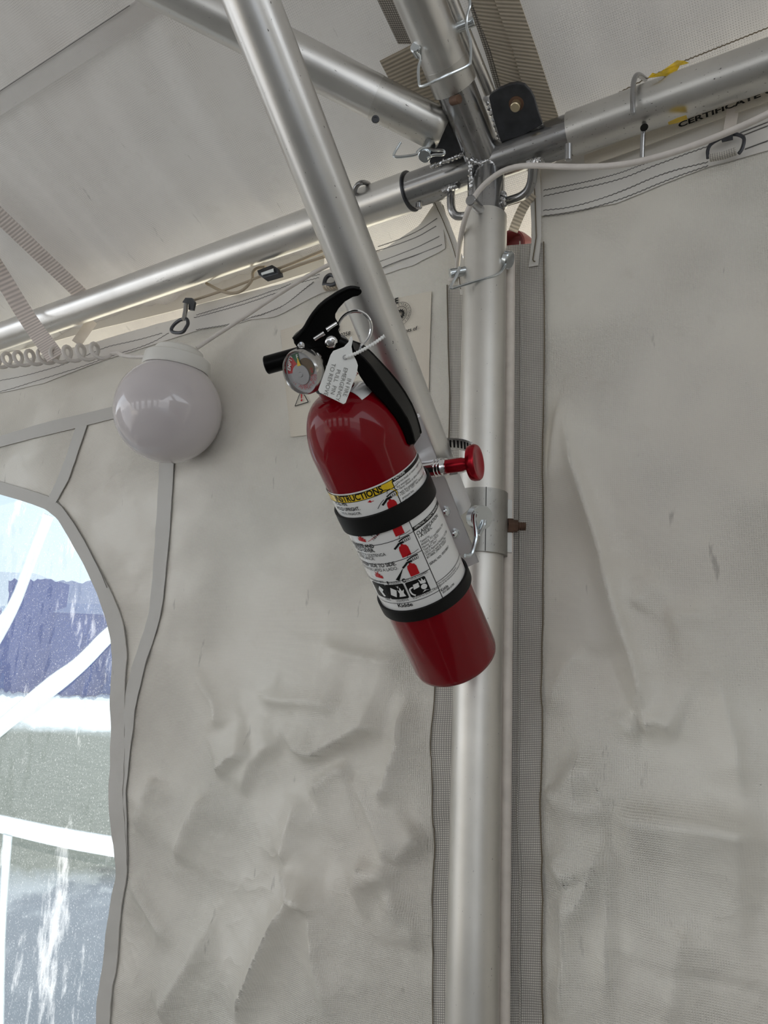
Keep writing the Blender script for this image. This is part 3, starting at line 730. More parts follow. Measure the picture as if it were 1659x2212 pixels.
obj('weld_bead', bead([(1088, 420, .885), (1084, 435, .88), (1090, 450, .885)], .004), M['weld'], fit)
obj('weld_bead', bead([(1145, 352, .84), (1160, 348, .835), (1172, 350, .83)], .004), M['weld'], fit)

# second diagonal tube along the roof
tA = Jp(958, 286, .010); tB = Jp(400, -2, .010); dT = nrm(tB - tA); 
dg2 = thing('roof_strut', 'aluminium strut running from the joint to the upper left under the roof', 'pole', tA)
r2 = .0245
obj('tube', tube(tA + dT * .088, tA + dT * 1.1, r2), M['alu'], dg2)
obj('end_sleeve', join(sweep([tA, tA + dT * .004, tA + dT * .012, tA + dT * .088], [r2 * .72, r2 * .9, r2 * .985, r2 * .985], 40)), M['alu_worn'], dg2)
hp = hit(811, 257, tA - RN * 0, RN); 
hc = P(811, 257, zc(tA + dT * .1) - r2 * .93); obj('rivet_hole', lathe([(.0022, 0), (.0022, .0006), (.0042, .0006), (.0046, -.001)], hc, -FW, 20), M['steel_dark'], dg2)

# main diagonal brace in front
bA = P(966, 1080, .742); bB = P(542, 0, .566); dB = nrm(bB - bA); rB = .0215
brace = thing('corner_brace', 'thick diagonal aluminium brace crossing in front, carrying the fire extinguisher', 'pole', bA)
sB = .030
obj('tube', tube(bA + dB * sB, bA + dB * .95, rB), M['alu'], brace)
obj('sleeve', tube(bA - dB * .012, bA + dB * (sB + .01), rB * .97), M['alu_clean'], brace)
obj('socket', sweep([bA - dB * .052, bA - dB * .01, bA + dB * .004], [rB * .80, rB * .86, rB * .9], 32), M['alu_worn'], brace)

# leg clamp
cz1 = along(1050, 1068, Z); cz2 = along(1050, 1200, Z)
clamp = thing('leg_clamp', 'steel clamp collar around the leg where the brace joins', 'clamp', J + Z * cz2)
obj('collar', lathe([(RL, 0), (RL + .004, 0), (RL + .004, cz1 - cz2), (RL, cz1 - cz2)], J + Z * cz2, Z, 48, close=True), M['collar'], clamp)
sd_ = nrm(-A3(*(J[:2] - CAM[:2]), 0) + RT * .15); obj('seam', obox(J + Z * (cz1 + cz2) / 2 + sd_ * (RL + .0040), np.cross(sd_, Z), sd_, Z, .0008, .0006, cz1 - cz2), M['ink'], clamp, smooth=False)
f0 = J + Z * (cz1 + cz2) / 2
side = nrm(RT - Z * (RT @ Z)); front = nrm(-A3(f0[0], f0[1], 0))
obj('flange', obox(f0 + side * (RL + .005) - front * .004, side, front, Z, .008, .010, cz1 - cz2 - .01), M['collar'], clamp)
soc = f0 + front * (RL + .002) - side * .006
obj('socket_lug', sweep([soc + (bA - dB * .035 - soc) * k for k in (-.1, .5, 1)], [.013, .012, .012], 28), M['alu_worn'], clamp)
bq = f0 + side * (RL + .004); 
obj('nut', lathe([(.0, 0), (.0085, 0), (.0085, .006), (.0, .006)], bq, side, 6), M['rust'], clamp, sharp=20)
obj('nut', lathe([(.0, 0), (.007, 0), (.007, .005), (.0, .005)], bq + side * .006, side, 6), M['rust'], clamp, sharp=20)
obj('threaded_end', sweep([bq + side * (.010 + k * .0012) for k in range(9)], [.0042 if k % 2 else .0048 for k in range(9)], 14), M['rust'], clamp)

# slim rods beside leg and rafter
rodx = [(1103, 552), (1094, 1300), (1086, 2212)]
pr_ = hit(1104, 552, LEG + N * .024, N); s0 = (pr_ - LEG) @ U
rod = thing('slim_rod', 'slim white rod running down the right side of the leg', 'rod', LEG + U * s0 + N * .024)
obj('tube', sweep([LEG + U * s0 + N * .022, LEG + U * s0 + N * .022 + Z * (pr_[2] * .5), LEG + U * s0 + N * .022 + Z * pr_[2]], .0058, 18), M['rod'], rod)
q1 = Rp(1058, 200, .022); q2 = Rp(976, 0, .022); rod2 = thing('slim_rod', 'slim grey rod running up beside the rafter', 'rod', q1)
obj('tube', sweep([q1, q1 * .5 + q2 * .5, q2 + (q2 - q1) * 3], .0068, 18), M['alu'], rod2)

# ---------------------------------------------------------------- wire lock pins
def lockpin(lab, p1, p2, r, wire, rw=.0016, group='wire lock pins', head=None):
    t_ = thing('lock_pin', lab, 'pin', p1, group)
    obj('pin', cyl(p1, p2, r, seg=20, bev=.0006), M['zinc'], t_)
    if head is not None: obj('head', cyl(head[0], head[1], head[2], seg=24, bev=.0012), M['zinc'], t_)
    obj('wire_loop', sweep(smoothpath(wire, 60, 2), rw, 8), M['zinc'], t_)
zr = zc(J + D_ * (tup + .05)) - .02
c3z = lambda x, y, z: P(*C3(x, y), z)
lockpin('wire lock pin through the rafter above the joint', c3z(745, 205, zr + .012), c3z(880, 150, zr + .004), .0052,
        [c3z(845, 0, zr - .012), c3z(850, 40, zr - .012), c3z(825, 110, zr - .010), c3z(820, 180, zr - .008), c3z(835, 240, zr - .008), c3z(855, 300, zr - .008), c3z(855, 440, zr - .008), c3z(840, 470, zr - .009), c3z(660, 550, zr - .014),
         c3z(500, 625, zr - .004), c3z(480, 610, zr - .0), c3z(475, 480, zr), c3z(500, 420, zr + .004), c3z(480, 390, zr + .008)], head=(c3z(485, 385, zr + .02), c3z(455, 330, zr + .008), .0065))
c4 = lambda x, y, z: P(820 + x / 3.77, 330 + y / 3.77, z)
zg = zc(J + Z * (tdn - .06)) - RL
lockpin('wire lock pin across the leg just below the joint', c4(700, 963, zg + .017), c4(572, 985, zg + .015), .0055,
        [c4(650, 930, zg + .006), c4(640, 980, zg + .004), c4(565, 1110, zg - .002), c4(600, 1105, zg - .004), c4(800, 1040, zg - .008), c4(970, 995, zg - .006), c4(1020, 930, zg + .004), c4(1045, 850, zg + .012)],
        head=(c4(1020, 868, zg + .013), c4(1066, 876, zg + .009), .0105))
zt = zc(tA) - .022
c2 = lambda x, y, z: P(580 + x / 3.77, 40 + y / 3.77, z)
lockpin('wire lock pin at the strut end left of the joint', c2(1310, 1030, zt + .012), c2(1270, 1125, zt - .008), .0075,
        [c2(1075, 1010, zt), c2(1005, 1125, zt - .003), c2(1060, 1130, zt - .006), c2(1215, 1110, zt - .012), c2(1205, 1090, zt - .012), c2(1250, 1052, zt - .012), c2(1300, 1058, zt - .010), c2(1350, 1075, zt - .008), c2(1420, 1070, zt - .006), c2(1440, 1090, zt - .006),
         c2(1425, 1112, zt - .006), c2(1340, 1108, zt - .008), c2(1290, 1140, zt - .008)])
c8 = lambda x, y, z: P(850 + x / 4.1475, 900 + y / 4.1475, z)
zz = .702
lockpin('wire lock pin on the leg clamp beside the extinguisher', c8(745, 900, zz + .014), c8(795, 905, zz + .004), .0118,
        [c8(740, 900, zz), c8(745, 860, zz - .001), c8(725, 870, zz - .001), c8(722, 930, zz - .001), c8(742, 1060, zz - .003), c8(735, 1110, zz - .005), c8(705, 1220, zz - .008), c8(685, 1248, zz - .01), c8(640, 1245, zz - .012)], .0020)
lp = [o for o in bpy.data.objects if o.name.startswith('lock_pin')][-1]
obj('wire_loop', sweep(smoothpath([c8(815, 930, zz + .004), c8(810, 975, zz + .002), c8(765, 1060, zz)], 16, 2), .0020, 8), M['zinc'], lp)

# ================================================================ FIRE EXTINGUISHER
def dirv(el, daz):
    a = radians(daz); m_ = -N; m_ = A3(m_[0] * cos(a) - m_[1] * sin(a), m_[0] * sin(a) + m_[1] * cos(a), 0); return m_ * cos(radians(el)) + Z * sin(radians(el))
EA = dirv(44.5, -3); EB = P(986, 1424, .70); ER = .0405
tc_ = EB + EA * .15; vd = nrm(CAM - tc_); E1 = nrm(vd - EA * (vd @ EA)); E2 = np.cross(EA, E1); E2 = E2 if E2 @ RT > 0 else -E2
def cylinv(px, py, r=ER):
    d = ray(px, py); o_ = CAM - EB; dp = d - EA * (d @ EA); op = o_ - EA * (o_ @ EA)
    a = dp @ dp; b_ = 2 * dp @ op; c_ = op @ op - r * r; disc = b_ * b_ - 4 * a * c_
    t_ = (-b_ - math.sqrt(max(disc, 0))) / (2 * a); p = o_ + d * t_; return math.atan2(p @ E2, p @ E1), float(p @ EA)
def EC(arc, v, off=0.0):
    th = arc / ER; return EB + EA * v + (E1 * cos(th) + E2 * sin(th)) * (ER + off)
def EP(px, py):
    th, v = cylinv(px, py); return th * ER, v
ext = thing('fire_extinguisher', 'red fire extinguisher with black handles strapped to the diagonal brace', 'fire extinguisher', EB)
prof = [(.0, .0015), (.030, .0015), (.034, 0), (.0375, .0006), (.0396, .0028), (.0405, .007), (.0405, .2), (.0405, .238)]
vs, hd, rn = .238, .047, .0145
for k in range(1, 15):
    a = pi / 2 * k / 14; r = rn + (ER - rn) * cos(a) ** 1.0; prof.append((r, vs + hd * sin(a) ** 1.15 * .92))
prof += [(.0142, vs + hd * .97), (.0140, vs + hd + .004), (.0140, vs + hd + .012)]
body = obj('body', lathe(prof, EB, EA, 96), M['red'], ext, sharp=60)
VN = vs + hd + .006
# label
def patch(a0, a1, v0, v1, off, n=30, mm=2):
    V = [EC(a0 + (a1 - a0) * i / n, v0 + (v1 - v0) * k / (mm - 1), off) for i in range(n + 1) for k in range(mm)]
    F = [[i * mm + k, (i + 1) * mm + k, (i + 1) * mm + k + 1, i * mm + k + 1] for i in range(n) for k in range(mm - 1)]
    return V, F
a_div, v_top = EP(680 + 652 / 3.95, 960 + 298 / 3.95); _, v_bot = EP(905, 1322); v_bot -= .003
aR = ER * 1.33; aL = -ER * 1.9
lab = obj('label', patch(aL, aR, v_bot, v_top + .0012, .0003, 60, 3), M['paper'], ext)
Lk, Lr, Ly = [], [], []
def LT(s, x, y, cap=None, x2=None, y2=None, bold=0.0, dst=None, align='L', off=.0007):
    """lettering on the label: baseline start at photo pixel (x,y); width to (x2,y2)"""
    a, v = EP(x, y); w = None
    if x2 is not None: a2, _ = EP(x2, y2); w = abs(a2 - a)
    V0 = text_geo(s, bold)[0]; w = w or (V0[:, 0].max() - V0[:, 0].min()) * cap / .72 * .86
    (Lk if dst is None else dst).append(text_map(s, lambda X, Y: EC(X, Y, off), a, v, cap, w, 0, bold, align))
def line(x1, y1, x2, y2, w=.0005, dst=None, off=.0007, arcwise=None):
    a, v = EP(x1, y1); a2, v2 = EP(x2, y2)
    if arcwise == 'h': v2 = v
    if arcwise == 'v': a2 = a
    n = 20; V = []
    d = nrm(A3(a2 - a, v2 - v, 0)); q = (-d[1] * w / 2, d[0] * w / 2)
    for i in range(n + 1):
        aa, vv = a + (a2 - a) * i / n, v + (v2 - v) * i / n; V += [EC(aa + q[0], vv + q[1], off), EC(aa - q[0], vv - q[1], off)]
    (Lk if dst is None else dst).append((V, [[2 * i, 2 * i + 1, 2 * i + 3, 2 * i + 2] for i in range(n)]))
def hline(px, py, a0, a1, w=.0005):
    _, v = EP(px, py); V, F = patch(a0, a1, v - w / 2, v + w / 2, .0007, 30); Lk.append((V, F))
k2 = lambda x, y: (680 + x / 3.95, 960 + y / 3.95)
k5 = lambda x, y: (680 + x / 5.925, 1150 + y / 5.925)
Ly.append(patch(aL, a_div, EP(*k2(660, 372))[1], v_top, .0006, 40))
hline(*k2(660, 372), aL, a_div); hline(*k2(650, 302), aL, a_div)
LT('INSTRUCTIONS', *k2(585, 398), cap=.0054, bold=.03, align='R')
# vertical rule
av_, v1_ = EP(*k2(655, 315)); Lk.append(patch(av_ - .0003, av_ + .0003, v_bot, v1_, .0007, 1, 6))
# caution column
Lk.append(patch(a_div, aR, EP(*k2(660, 325))[1], v_top + .0002, .0006, 30))
LW = []
LT('CAUTION:', *k2(672, 305), cap=.0020, bold=.02, dst=LW, off=.0009)
for i, (s_, x, y) in enumerate((('• Do not break or remove tamper seal', 688, 345), ('   fire emergency.', 700, 372), ('• Never misuse or allow children to play', 710, 392), ('   with fire extinguishers.', 725, 418),
                                ('• DO NOT TEST. Any discharge will cause', 730, 440), ('   pressure loss.', 748, 465), ('• Use on other fires', 760, 492))):
    LT(s_, *k2(x, y), cap=.0019)
# left column
LT('PULL PIN.', *k2(285, 520), cap=.0031, bold=.02, align='R'); LT('HOLD UPRIGHT.', *k2(392, 555), cap=.0031, bold=.02, align='R')
LT('TIRE EL PASADOR.', *k2(402, 592), cap=.0024, align='R'); LT('SOSTENGALO VERTICALMENTE.', *k2(590, 600), cap=.0024, align='R')
LT('AL FUEGO.', *k2(398, 765), cap=.0024, align='R')
LT('SQUEEZE AND', *k5(768, 190), cap=.0036, bold=.02, align='R'); LT('HOLD LEVER.', *k5(776, 245), cap=.0036, bold=.02, align='R')
LT('APRIETE Y SOSTENGA', *k5(915, 292), cap=.0030, align='R'); LT('LA PALANCA.', *k5(775, 350), cap=.0030, align='R')
LT('SWEEP SIDE TO SIDE.', *k5(1047, 410), cap=.0036, bold=.02, align='R'); LT('MUEVA DE LADO A LADO.', *k5(1070, 465), cap=.0030, align='R')
for x, y in ((1140, 35 + 55), (1330, 225), (1440, 468)): pass
for y in ((840, 740), (905, 905), (965, 1068)): hline(*k2(*y), aL, av_)
hline(*k2(1040, 1255), aL, av_)
# classification column
ab0, vb0 = EP(*k2(822, 715)); Lk.append(patch(av_, aR, EP(*k2(835, 745))[1], EP(*k2(822, 712))[1], .0006, 30))
LT('APPROVAL / AGENCY MARKINGS', *k2(848, 722), cap=.0019, bold=.01, dst=LW, off=.0009)
LT('CLASSIFICATION:', *k2(872, 775), cap=.0031, bold=.01); LT('1-A:10-B:C', *k2(888, 800), cap=.0029, bold=.01)
for s_, x, y in (('Tested to:', 900, 840), ('ANSI/UL 711 and ANSI/UL 299', 908, 865), ('Marine Type USCG', 918, 888), ('Type B:C, Size I', 928, 910), ('USCG Approval Number 162.028', 938, 935), ('Valid only with bracket PN:', 948, 955), ('851486R, 294039, 532007', 957, 975)):
    LT(s_, *k2(x, y), cap=.0020)
LT('SERIAL NO:', *k2(980, 1030), cap=.0022, bold=.01); LT('IB0078847', *k2(1085, 945), cap=.0022)
hline(*k2(1030, 1180), av_, aR)
LT('Para instrucciones en Español', *k2(1050, 1195), cap=.0017); LT('manual de instrucciones en nuestro sitio', *k2(1060, 1210), cap=.0017)
LT('Kidde', *k2(1078, 1255), cap=.0028, bold=.01); LT('800-880-6788', *k2(1092, 1272), cap=.0020)
LT('Kidde', *k2(718, 1385), cap=.0036, x2=k2(845, 1380)[0], y2=k2(845, 1380)[1], bold=.02)
# pictograms
def poly2(fn, pts, dst, step=.03):
    P_ = np.array(pts, float); x0, x1 = P_[:, 0].min(), P_[:, 0].max(); n = max(6, int((x1 - x0) / step)); V, F = [], []; d = (x1 - x0) / n
    for i in range(n):
        xm = x0 + (i + .5) * d; ys = []
        for a_, b_ in zip(P_, np.roll(P_, -1, 0)):
            if (a_[0] > xm) != (b_[0] > xm): ys.append(a_[1] + (b_[1] - a_[1]) * (xm - a_[0]) / (b_[0] - a_[0]))
        ys.sort()
        for ya, yb in zip(ys[::2], ys[1::2]):
            k = len(V); V += [fn(x0 + i * d, ya), fn(x0 + i * d + d, ya), fn(x0 + i * d + d, yb), fn(x0 + i * d, yb)]; F.append([k, k + 1, k + 2, k + 3])
    dst.append((V, F))
def pic(px, py, sc_, pts, dst, off=.0007, rot=0.0):
    a, v = EP(px, py); ca, sa = cos(rot), sin(rot); poly2(lambda x, y: EC(a + sc_ * (x * ca - y * sa), v + sc_ * (x * sa + y * ca), off), pts, dst)
def stroke(px, py, sc_, pts, w, dst, off=.0008, rot=0.0):
    a, v = EP(px, py); p = smoothpath(pts, 24, 2); V = []; ca, sa = cos(rot), sin(rot)
    g_ = np.gradient(p, axis=0)
    for i in range(len(p)):
        d = g_[i] / (np.linalg.norm(g_[i]) + 1e-9); q = np.array([-d[1], d[0]]) * w / 2
        for s_ in (1, -1):
            x, y = p[i] + q * s_; V.append(EC(a + sc_ * (x * ca - y * sa), v + sc_ * (x * sa + y * ca), off))
    dst.append((V, [[2 * i, 2 * i + 1, 2 * i + 3, 2 * i + 2] for i in range(len(p) - 1)]))
bottle = [(-.5, -1.15), (.5, -1.15), (.5, -.1), (.38, .22), (.14, .34), (.14, .45), (-.14, .45), (-.14, .34), (-.38, .22), (-.5, -.1)]
tri = lambda *a: list(a)
for (bx, by, cut, spray) in ((650, 500, -1.0, 0), (690, 690, -1.15, 0), (752, 880, -1.05, 0), (822, 1040, -1.1, 1)):
    q = k2(bx, by); sc_ = .0080
    pic(*q, sc_, [(-.45, cut), (.52, cut), (.52, -.1), (.40, .22), (.16, .34), (.16, .45), (-.12, .45), (-.12, .34), (-.36, .22), (-.45, -.1)], Lr)
    stroke(*q, sc_, [(-.28, .60), (.05, .64), (.3, .60)], .22, Lk)                         # valve head
    stroke(*q, sc_, [(-.85, .18), (-.55, .36), (-.2, .62)], .22, Lk)                        # hose
    stroke(*q, sc_, [(-.15, .82), (.4, 1.04), (1.1, 1.0)], .13, Lk)                        # lever
    stroke(*q, sc_, [(-.1, .55), (.02, .66), (.1, .55), (0, .46), (-.1, .55)], .06, Lk)
    for k in range(4): stroke(*q, sc_, [(.25 + k * .2, .92), (.28 + k * .2, .58), (.42 + k * .2, .54), (.46 + k * .2, .88)], .045, Lk)
    stroke(*q, sc_, [(.0, 1.1), (.2, 1.5), (.7, 1.35), (1.4, 1.5)], .05, Lk)
    if spray: pic(*q, sc_, [(-.75, .25), (-2.1, -1.0), (-1.75, -1.2)], Lk)
flame = [(-.7, 0), (-.8, .5), (-.55, .35), (-.6, .95), (-.3, .6), (-.15, 1.1), (0, .55), (.2, .75), (.25, .4), (.5, .5), (.55, 0)]
for fx, fy, s_ in ((415, 825, .0062), (560, 1135, .0064)): pic(*k2(fx, fy), s_, flame, Lr, rot=-.15)
line(*k2(458, 825), *k2(588, 730), .0004, Lr); line(*k2(452, 490), *k2(505, 478), .0005, Lr); pic(*k2(452, 490), .003, [(0, 0), (.9, .45), (.9, -.45)], Lr)
a6, v6 = EP(*k2(490, 785)); Lk.append(text_map('6 FT', lambda X, Y: EC(X, Y, .0007), a6, v6, .0022, None, .55, .01)); a6, v6 = EP(*k2(505, 815)); Lk.append(text_map('1.83 M', lambda X, Y: EC(X, Y, .0007), a6, v6, .0022, None, .55, .01))
stroke(*k2(560, 430), .006, [(-.8, .3), (0, .1), (.6, .5), (1.2, .2)], .1, Lk); stroke(*k2(560, 500), .006, [(-.6, -.6), (0, 0), (.6, .3)], .08, Lk)
stroke(*k2(655, 440), .006, [(.2, 1.0), (.7, .6), (.9, .1), (.6, -.3)], .12, Ly)
# hazard squares
def rsq(cx, cy, w, h, rot=0.0):
    pts = []
    for sx_, sy_ in ((1, 1), (-1, 1), (-1, -1), (1, -1)):
        for k in range(4):
            a = pi / 2 * k / 3 + {(1, 1): 0, (-1, 1): pi / 2, (-1, -1): pi, (1, -1): 1.5 * pi}[(sx_, sy_)]; pts.append((sx_ * (w - .15) + .15 * cos(a), sy_ * (h - .15) + .15 * sin(a)))
    return pts
for cx, cy, kind in ((700, 1255, 0), (880, 1215, 1), (565, 1240, 2)):
    pic(*k2(cx, cy), .0088, rsq(0, 0, 1, .88), Lk)
    w = lambda pts: pic(*k2(cx, cy), .0088, pts, LW, .0010)
    if kind == 0: w([(-.75, -.3), (-.2, -.6), (.1, .2), (-.45, .55)]); w([(.1, -.6), (.8, -.6), (.7, -.2), (.85, .2), (.6, .05), (.5, .5), (.35, .1), (.2, .25), (.25, -.25)]); w([(.2, .75), (.35, .35), (.45, .7), (.3, .6)])
    if kind == 1:
        w([(-.45, -.1), (.15, .0), (.2, .5), (-.35, .45)]); stroke(*k2(cx, cy), .0088, [(-.45, .2), (-.85, .1), (-.8, -.5), (-.5, -.75)], .16, LW, .0010)
        w([(.55 + .3 * cos(a), -.15 + .3 * sin(a)) for a in np.linspace(0, 2 * pi, 14)[:-1]]); w([(.35, .25), (.3, .8), (.5, .5), (.6, .85), (.75, .45), (.9, .6), (.85, .15)]); w([(.2, -.7), (.5, -.5), (.9, -.7), (.6, -.62)])
    if kind == 2: w([(.2, .6), (.6, .2), (.3, -.1), (.5, -.6), (.2, -.7), (-.2, .1)])
LT('LIQUIDS', *k2(650, 1188), cap=.0022); LT('B', *k2(625, 1190), cap=.0030, bold=.04); LT('ELECTRICAL EQUIPMENT', *k2(778, 1168), cap=.0024, x2=k2(970, 1090)[0], y2=k2(970, 1090)[1])
LT('C', *k2(752, 1175), cap=.0034, bold=.05); LT('LIQUIDOS', *k2(702, 1338), cap=.0022); LT('EQUIPO ELÉCTRICO', *k2(842, 1315), cap=.0024); LT('TRASH-WOOD-PAPER', *k2(596, 1180), cap=.0022, align='R'); LT('PAPEL', *k2(655, 1330), cap=.0020, align='R')
obj('black_print', join(*Lk), M['ink'], lab, smooth=False); obj('red_print', join(*Lr), M['inkred'], lab, smooth=False)
obj('yellow_band', join(*Ly), M['yellow'], lab, smooth=False); obj('white_print', join(*LW), M['paper'], lab, smooth=False)
# white print and sticker round the neck
dn = []
for i, ch in enumerate('P22..01'):
    th = -.62 + i * .12; c_ = EB + EA * (vs + hd * .80) + (E1 * cos(th) + E2 * sin(th)) * .0232; tx = -E1 * sin(th) + E2 * cos(th); ty = nrm(EA * .75 - (E1 * cos(th) + E2 * sin(th)) * .66); nn = np.cross(tx, ty); nn = nn if nn @ (CAM - c_) > 0 else -nn
    dn.append(text_map(ch, lambda X, Y: c_ + tx * X + ty * Y + nn * .0012, 0, 0, .0022))
# head ---------------------------------------------------------------
H0 = EB + EA * (VN + .006)
def HP(px, py, off=0.0): return hit(px, py, H0 + E1 * off, E1)
k1 = lambda x, y: (550 + x / 4.1475, 580 + y / 4.1475)
def hpoly(pts, off=0.0): return [HP(*k1(*p), off) for p in pts]
obj('neck_collar', lathe([(.0, -.004), (.0150, -.004), (.0155, -.002), (.0155, .004), (.0150, .006), (.0135, .006), (.0135, .022), (0, .022)], EB + EA * VN, EA, 40), M['black'], ext)
sc1 = lathe([(.0145, .0), (.0285, -.0035), (.0285, -.0043), (.0145, -.001)], EB + EA * (vs + hd * .97), EA, 30, x=E1, arc=(-2.2, -.4), close=True)
sgn = 1 if np.cross(EA, E1) @ E2 > 0 else -1
a0_, a1_ = (.55, 1.9) if sgn > 0 else (-1.9, -.55)
dome = lambda r: vs + hd * math.sin(math.acos((r - rn) / (ER - rn))) ** 1.15 * .92
obj('neck_sticker', lathe([(r, dome(r) + .0007) for r in np.linspace(.0155, .0285, 8)] + [(r, dome(r) + .0002) for r in np.linspace(.0285, .0155, 8)], EB, EA, 30, x=E1, arc=(a0_, a1_), close=True), M['paper'], ext)
st_ = HP(*k1(905, 965), .013)
obj('sticker_print', join(text_map('Pen', lambda X, Y: st_ + (E2 * .95 + EA * .2) * X + (EA * .95 - E2 * .2) * Y - FW * .001, -.0045, 0, .0045, None, 0, .02)), M['inkred'], ext, smooth=False)
sm_out = lambda pts, n: [tuple(p) for p in smoothpath(pts + [pts[0]], n, 1)[:-1]]
valve = [(470, 690), (560, 610), (700, 560), (770, 600), (850, 635), (872, 690), (860, 770), (780, 830), (720, 900), (690, 1000), (640, 1070), (540, 1060), (470, 960), (430, 800)]
bevel(obj('valve_body', plate(hpoly(valve), E1, .024), M['black'], ext, smooth=True), .004, 3)
lever = [(345, 625), (375, 590), (440, 540), (470, 480), (510, 420), (570, 340), (640, 280), (740, 215), (820, 172), (870, 162), (910, 163), (940, 178), (950, 195), (942, 218), (915, 235), (870, 245), (800, 285), (745, 345), (715, 395), (713, 430), (745, 480), (752, 510), (740, 540), (770, 600), (700, 690), (560, 690), (480, 715), (380, 695), (350, 655)]
bevel(obj('squeeze_lever', plate(hpoly(lever, .004), E1, .017), M['black'], ext, smooth=True), .003, 3)
rim = [(345, 630), (440, 545), (500, 432), (570, 342), (640, 283), (740, 218), (820, 176), (880, 164), (935, 180)]
obj('lever_rim', sweep(smoothpath([HP(*k1(x + 3, y + 6), .0125) for x, y in rim], 40, 2), .0016, 8), M['black'], ext)
# carry handle: channel with two flanges and a web
out_ = [(870, 640), (940, 665), (1000, 700), (1060, 755), (1130, 830), (1210, 915), (1285, 1005), (1350, 1100), (1410, 1205), (1450, 1300), (1480, 1400), (1498, 1470)]
in_ = [(1440, 1500), (1425, 1420), (1395, 1340), (1350, 1240), (1290, 1140), (1220, 1040), (1150, 950), (1060, 850), (980, 790), (900, 760), (865, 745)]
nearo = [(890, 720), (980, 790), (1050, 870), (1130, 980), (1220, 1110), (1300, 1220), (1370, 1330), (1400, 1400), (1425, 1480), (1440, 1545), (1432, 1565)]
neari = [(1385, 1577), (1355, 1565), (1342, 1510), (1320, 1450), (1260, 1340), (1170, 1225), (1080, 1130), (1000, 1050), (940, 960), (905, 880), (880, 800)]
ho = hpoly(out_, -.003); hi_ = hpoly(in_, -.003); no = hpoly(nearo, .020); ni = hpoly(neari, .020)
web = []
oa = resample(ho, 24); ob_ = resample(no, 24)
hg = join(plate(ho + hi_, E1, .006), plate(no + ni, E1, .006), (list(oa) + list(ob_) + [p - EA * .002 - E2 * .002 for p in oa] + [p - EA * .002 - E2 * .002 for p in ob_],
          [[i, i + 1, 24 + i + 1, 24 + i] for i in range(23)] + [[48 + i, 72 + i, 72 + i + 1, 48 + i + 1] for i in range(23)]))
bevel(obj('carry_handle', hg, M['black'], ext), .002, 3)
# nozzle, gauge
nz1 = P(*k1(100, 868), .592); nz2 = P(*k1(420, 780), .588)
dz = nrm(nz2 - nz1)
obj('nozzle', lathe([(.0048, .008), (.0048, 0), (.0066, 0), (.0074, .0008), (.0074, .03), (.0074, np.linalg.norm(nz2 - nz1))], nz1, dz, 32), M['black'], ext)
GN = nrm(-.8 * RT * .66 - .6 * UP * .66 - FW * .75)
GC = P(590 + 375 / 6.38, 730 + 480 / 6.38, .548); GR = .0167
gau = obj('gauge', lathe([(0, -.0045), (GR * .93, -.0045), (GR * .93, .0), (GR * .965, .0008), (GR, -.0006), (GR * 1.03, -.002), (GR * 1.04, -.006), (GR * 1.0, -.011), (GR * .8, -.0155), (GR * .3, -.018), (.0, -.018)], GC, GN, 64), M['zinc_dark'], ext)
obj('stem', cyl(GC - GN * .016, HP(*k1(600, 820), .0), .006), M['brass'], ext)
GX = nrm(UP - GN * (UP @ GN)); 
GXr = nrm(np.cross(GX, GN)); GXr = GXr if GXr @ RT > 0 else -GXr
def gp(x, y, off=0): return GC + (GXr * x + GX * y) * GR + GN * (-.003 + off)
def disc(r, off, n=40, a0=0, a1=360, ri=0.0, cx=0, cy=0):
    an = [radians(a0 + (a1 - a0) * k / n) for k in range(n + 1)]
    V = [gp(cx + r * cos(a), cy + r * sin(a), off) for a in an] + [gp(cx + ri * cos(a), cy + ri * sin(a), off) for a in an]
    return V, [[i, i + 1, n + 2 + i, n + 1 + i] for i in range(n)]
obj('dial', disc(.93, 0), M['dial'], gau, smooth=False)
obj('red_sector', disc(.86, .0002, 16, 118, 180, .30), M['inkred'], gau, smooth=False)
obj('green_sector', disc(.86, .0003, 10, 88, 118, .30), M['green'], gau, smooth=False)
obj('brass_spring', disc(.42, .0006, 20, 0, 360, 0, .30, .18), M['spring'], gau, smooth=False)
obj('hub', lathe([(0, .0016), (GR * .1, .0016), (GR * .12, .0012), (GR * .46, .0012), (GR * .48, .0006), (GR * .48, 0)], gp(-.10, -.10), GN, 30), M['hubm'], gau)
obj('needle', (lambda: ([gp(-.02, .70, .0014), gp(-.16, .28, .0014), gp(.06, .30, .0014)], [[0, 1, 2]]))(), M['yellow'], gau, smooth=False)
dt = []
def garc(s, r, a0, step, cap, flip=False, dst=dt):
    for i, ch in enumerate(s):
        if ch == ' ': continue
        a = radians(a0 + i * step); cx, cy = r * cos(a), r * sin(a); rot = a + (pi / 2 if step > 0 else -pi / 2)
        dst.append(text_map(ch, lambda X, Y: gp(X, Y, .0008), cx, cy, cap, None, rot))
garc('CHARGED / REPLACE', .62, 215, 9.5, .12); garc('IF POINTER IN RED', .80, 212, 8, .09); garc('RECHARGE EXTINGUISHER', .72, 240, 5, .08)
obj('dial_print', join(*dt), M['inkred'], gau, smooth=False)
dw = []; ae = radians(150); dw.append(text_map('EMPTY', lambda X, Y: gp(X, Y, .0008), -.66, .12, .17, None, radians(62), .02)); dw.append(text_map('F', lambda X, Y: gp(X, Y, .0008), -.10, .62, .17, None, 0, .02))
obj('dial_print', join(*dw), M['paper'], gau, smooth=False, label='white lettering on the dial')
ls = disc(.9, .0018); obj('lens', ls, M['lens'], gau, smooth=False)
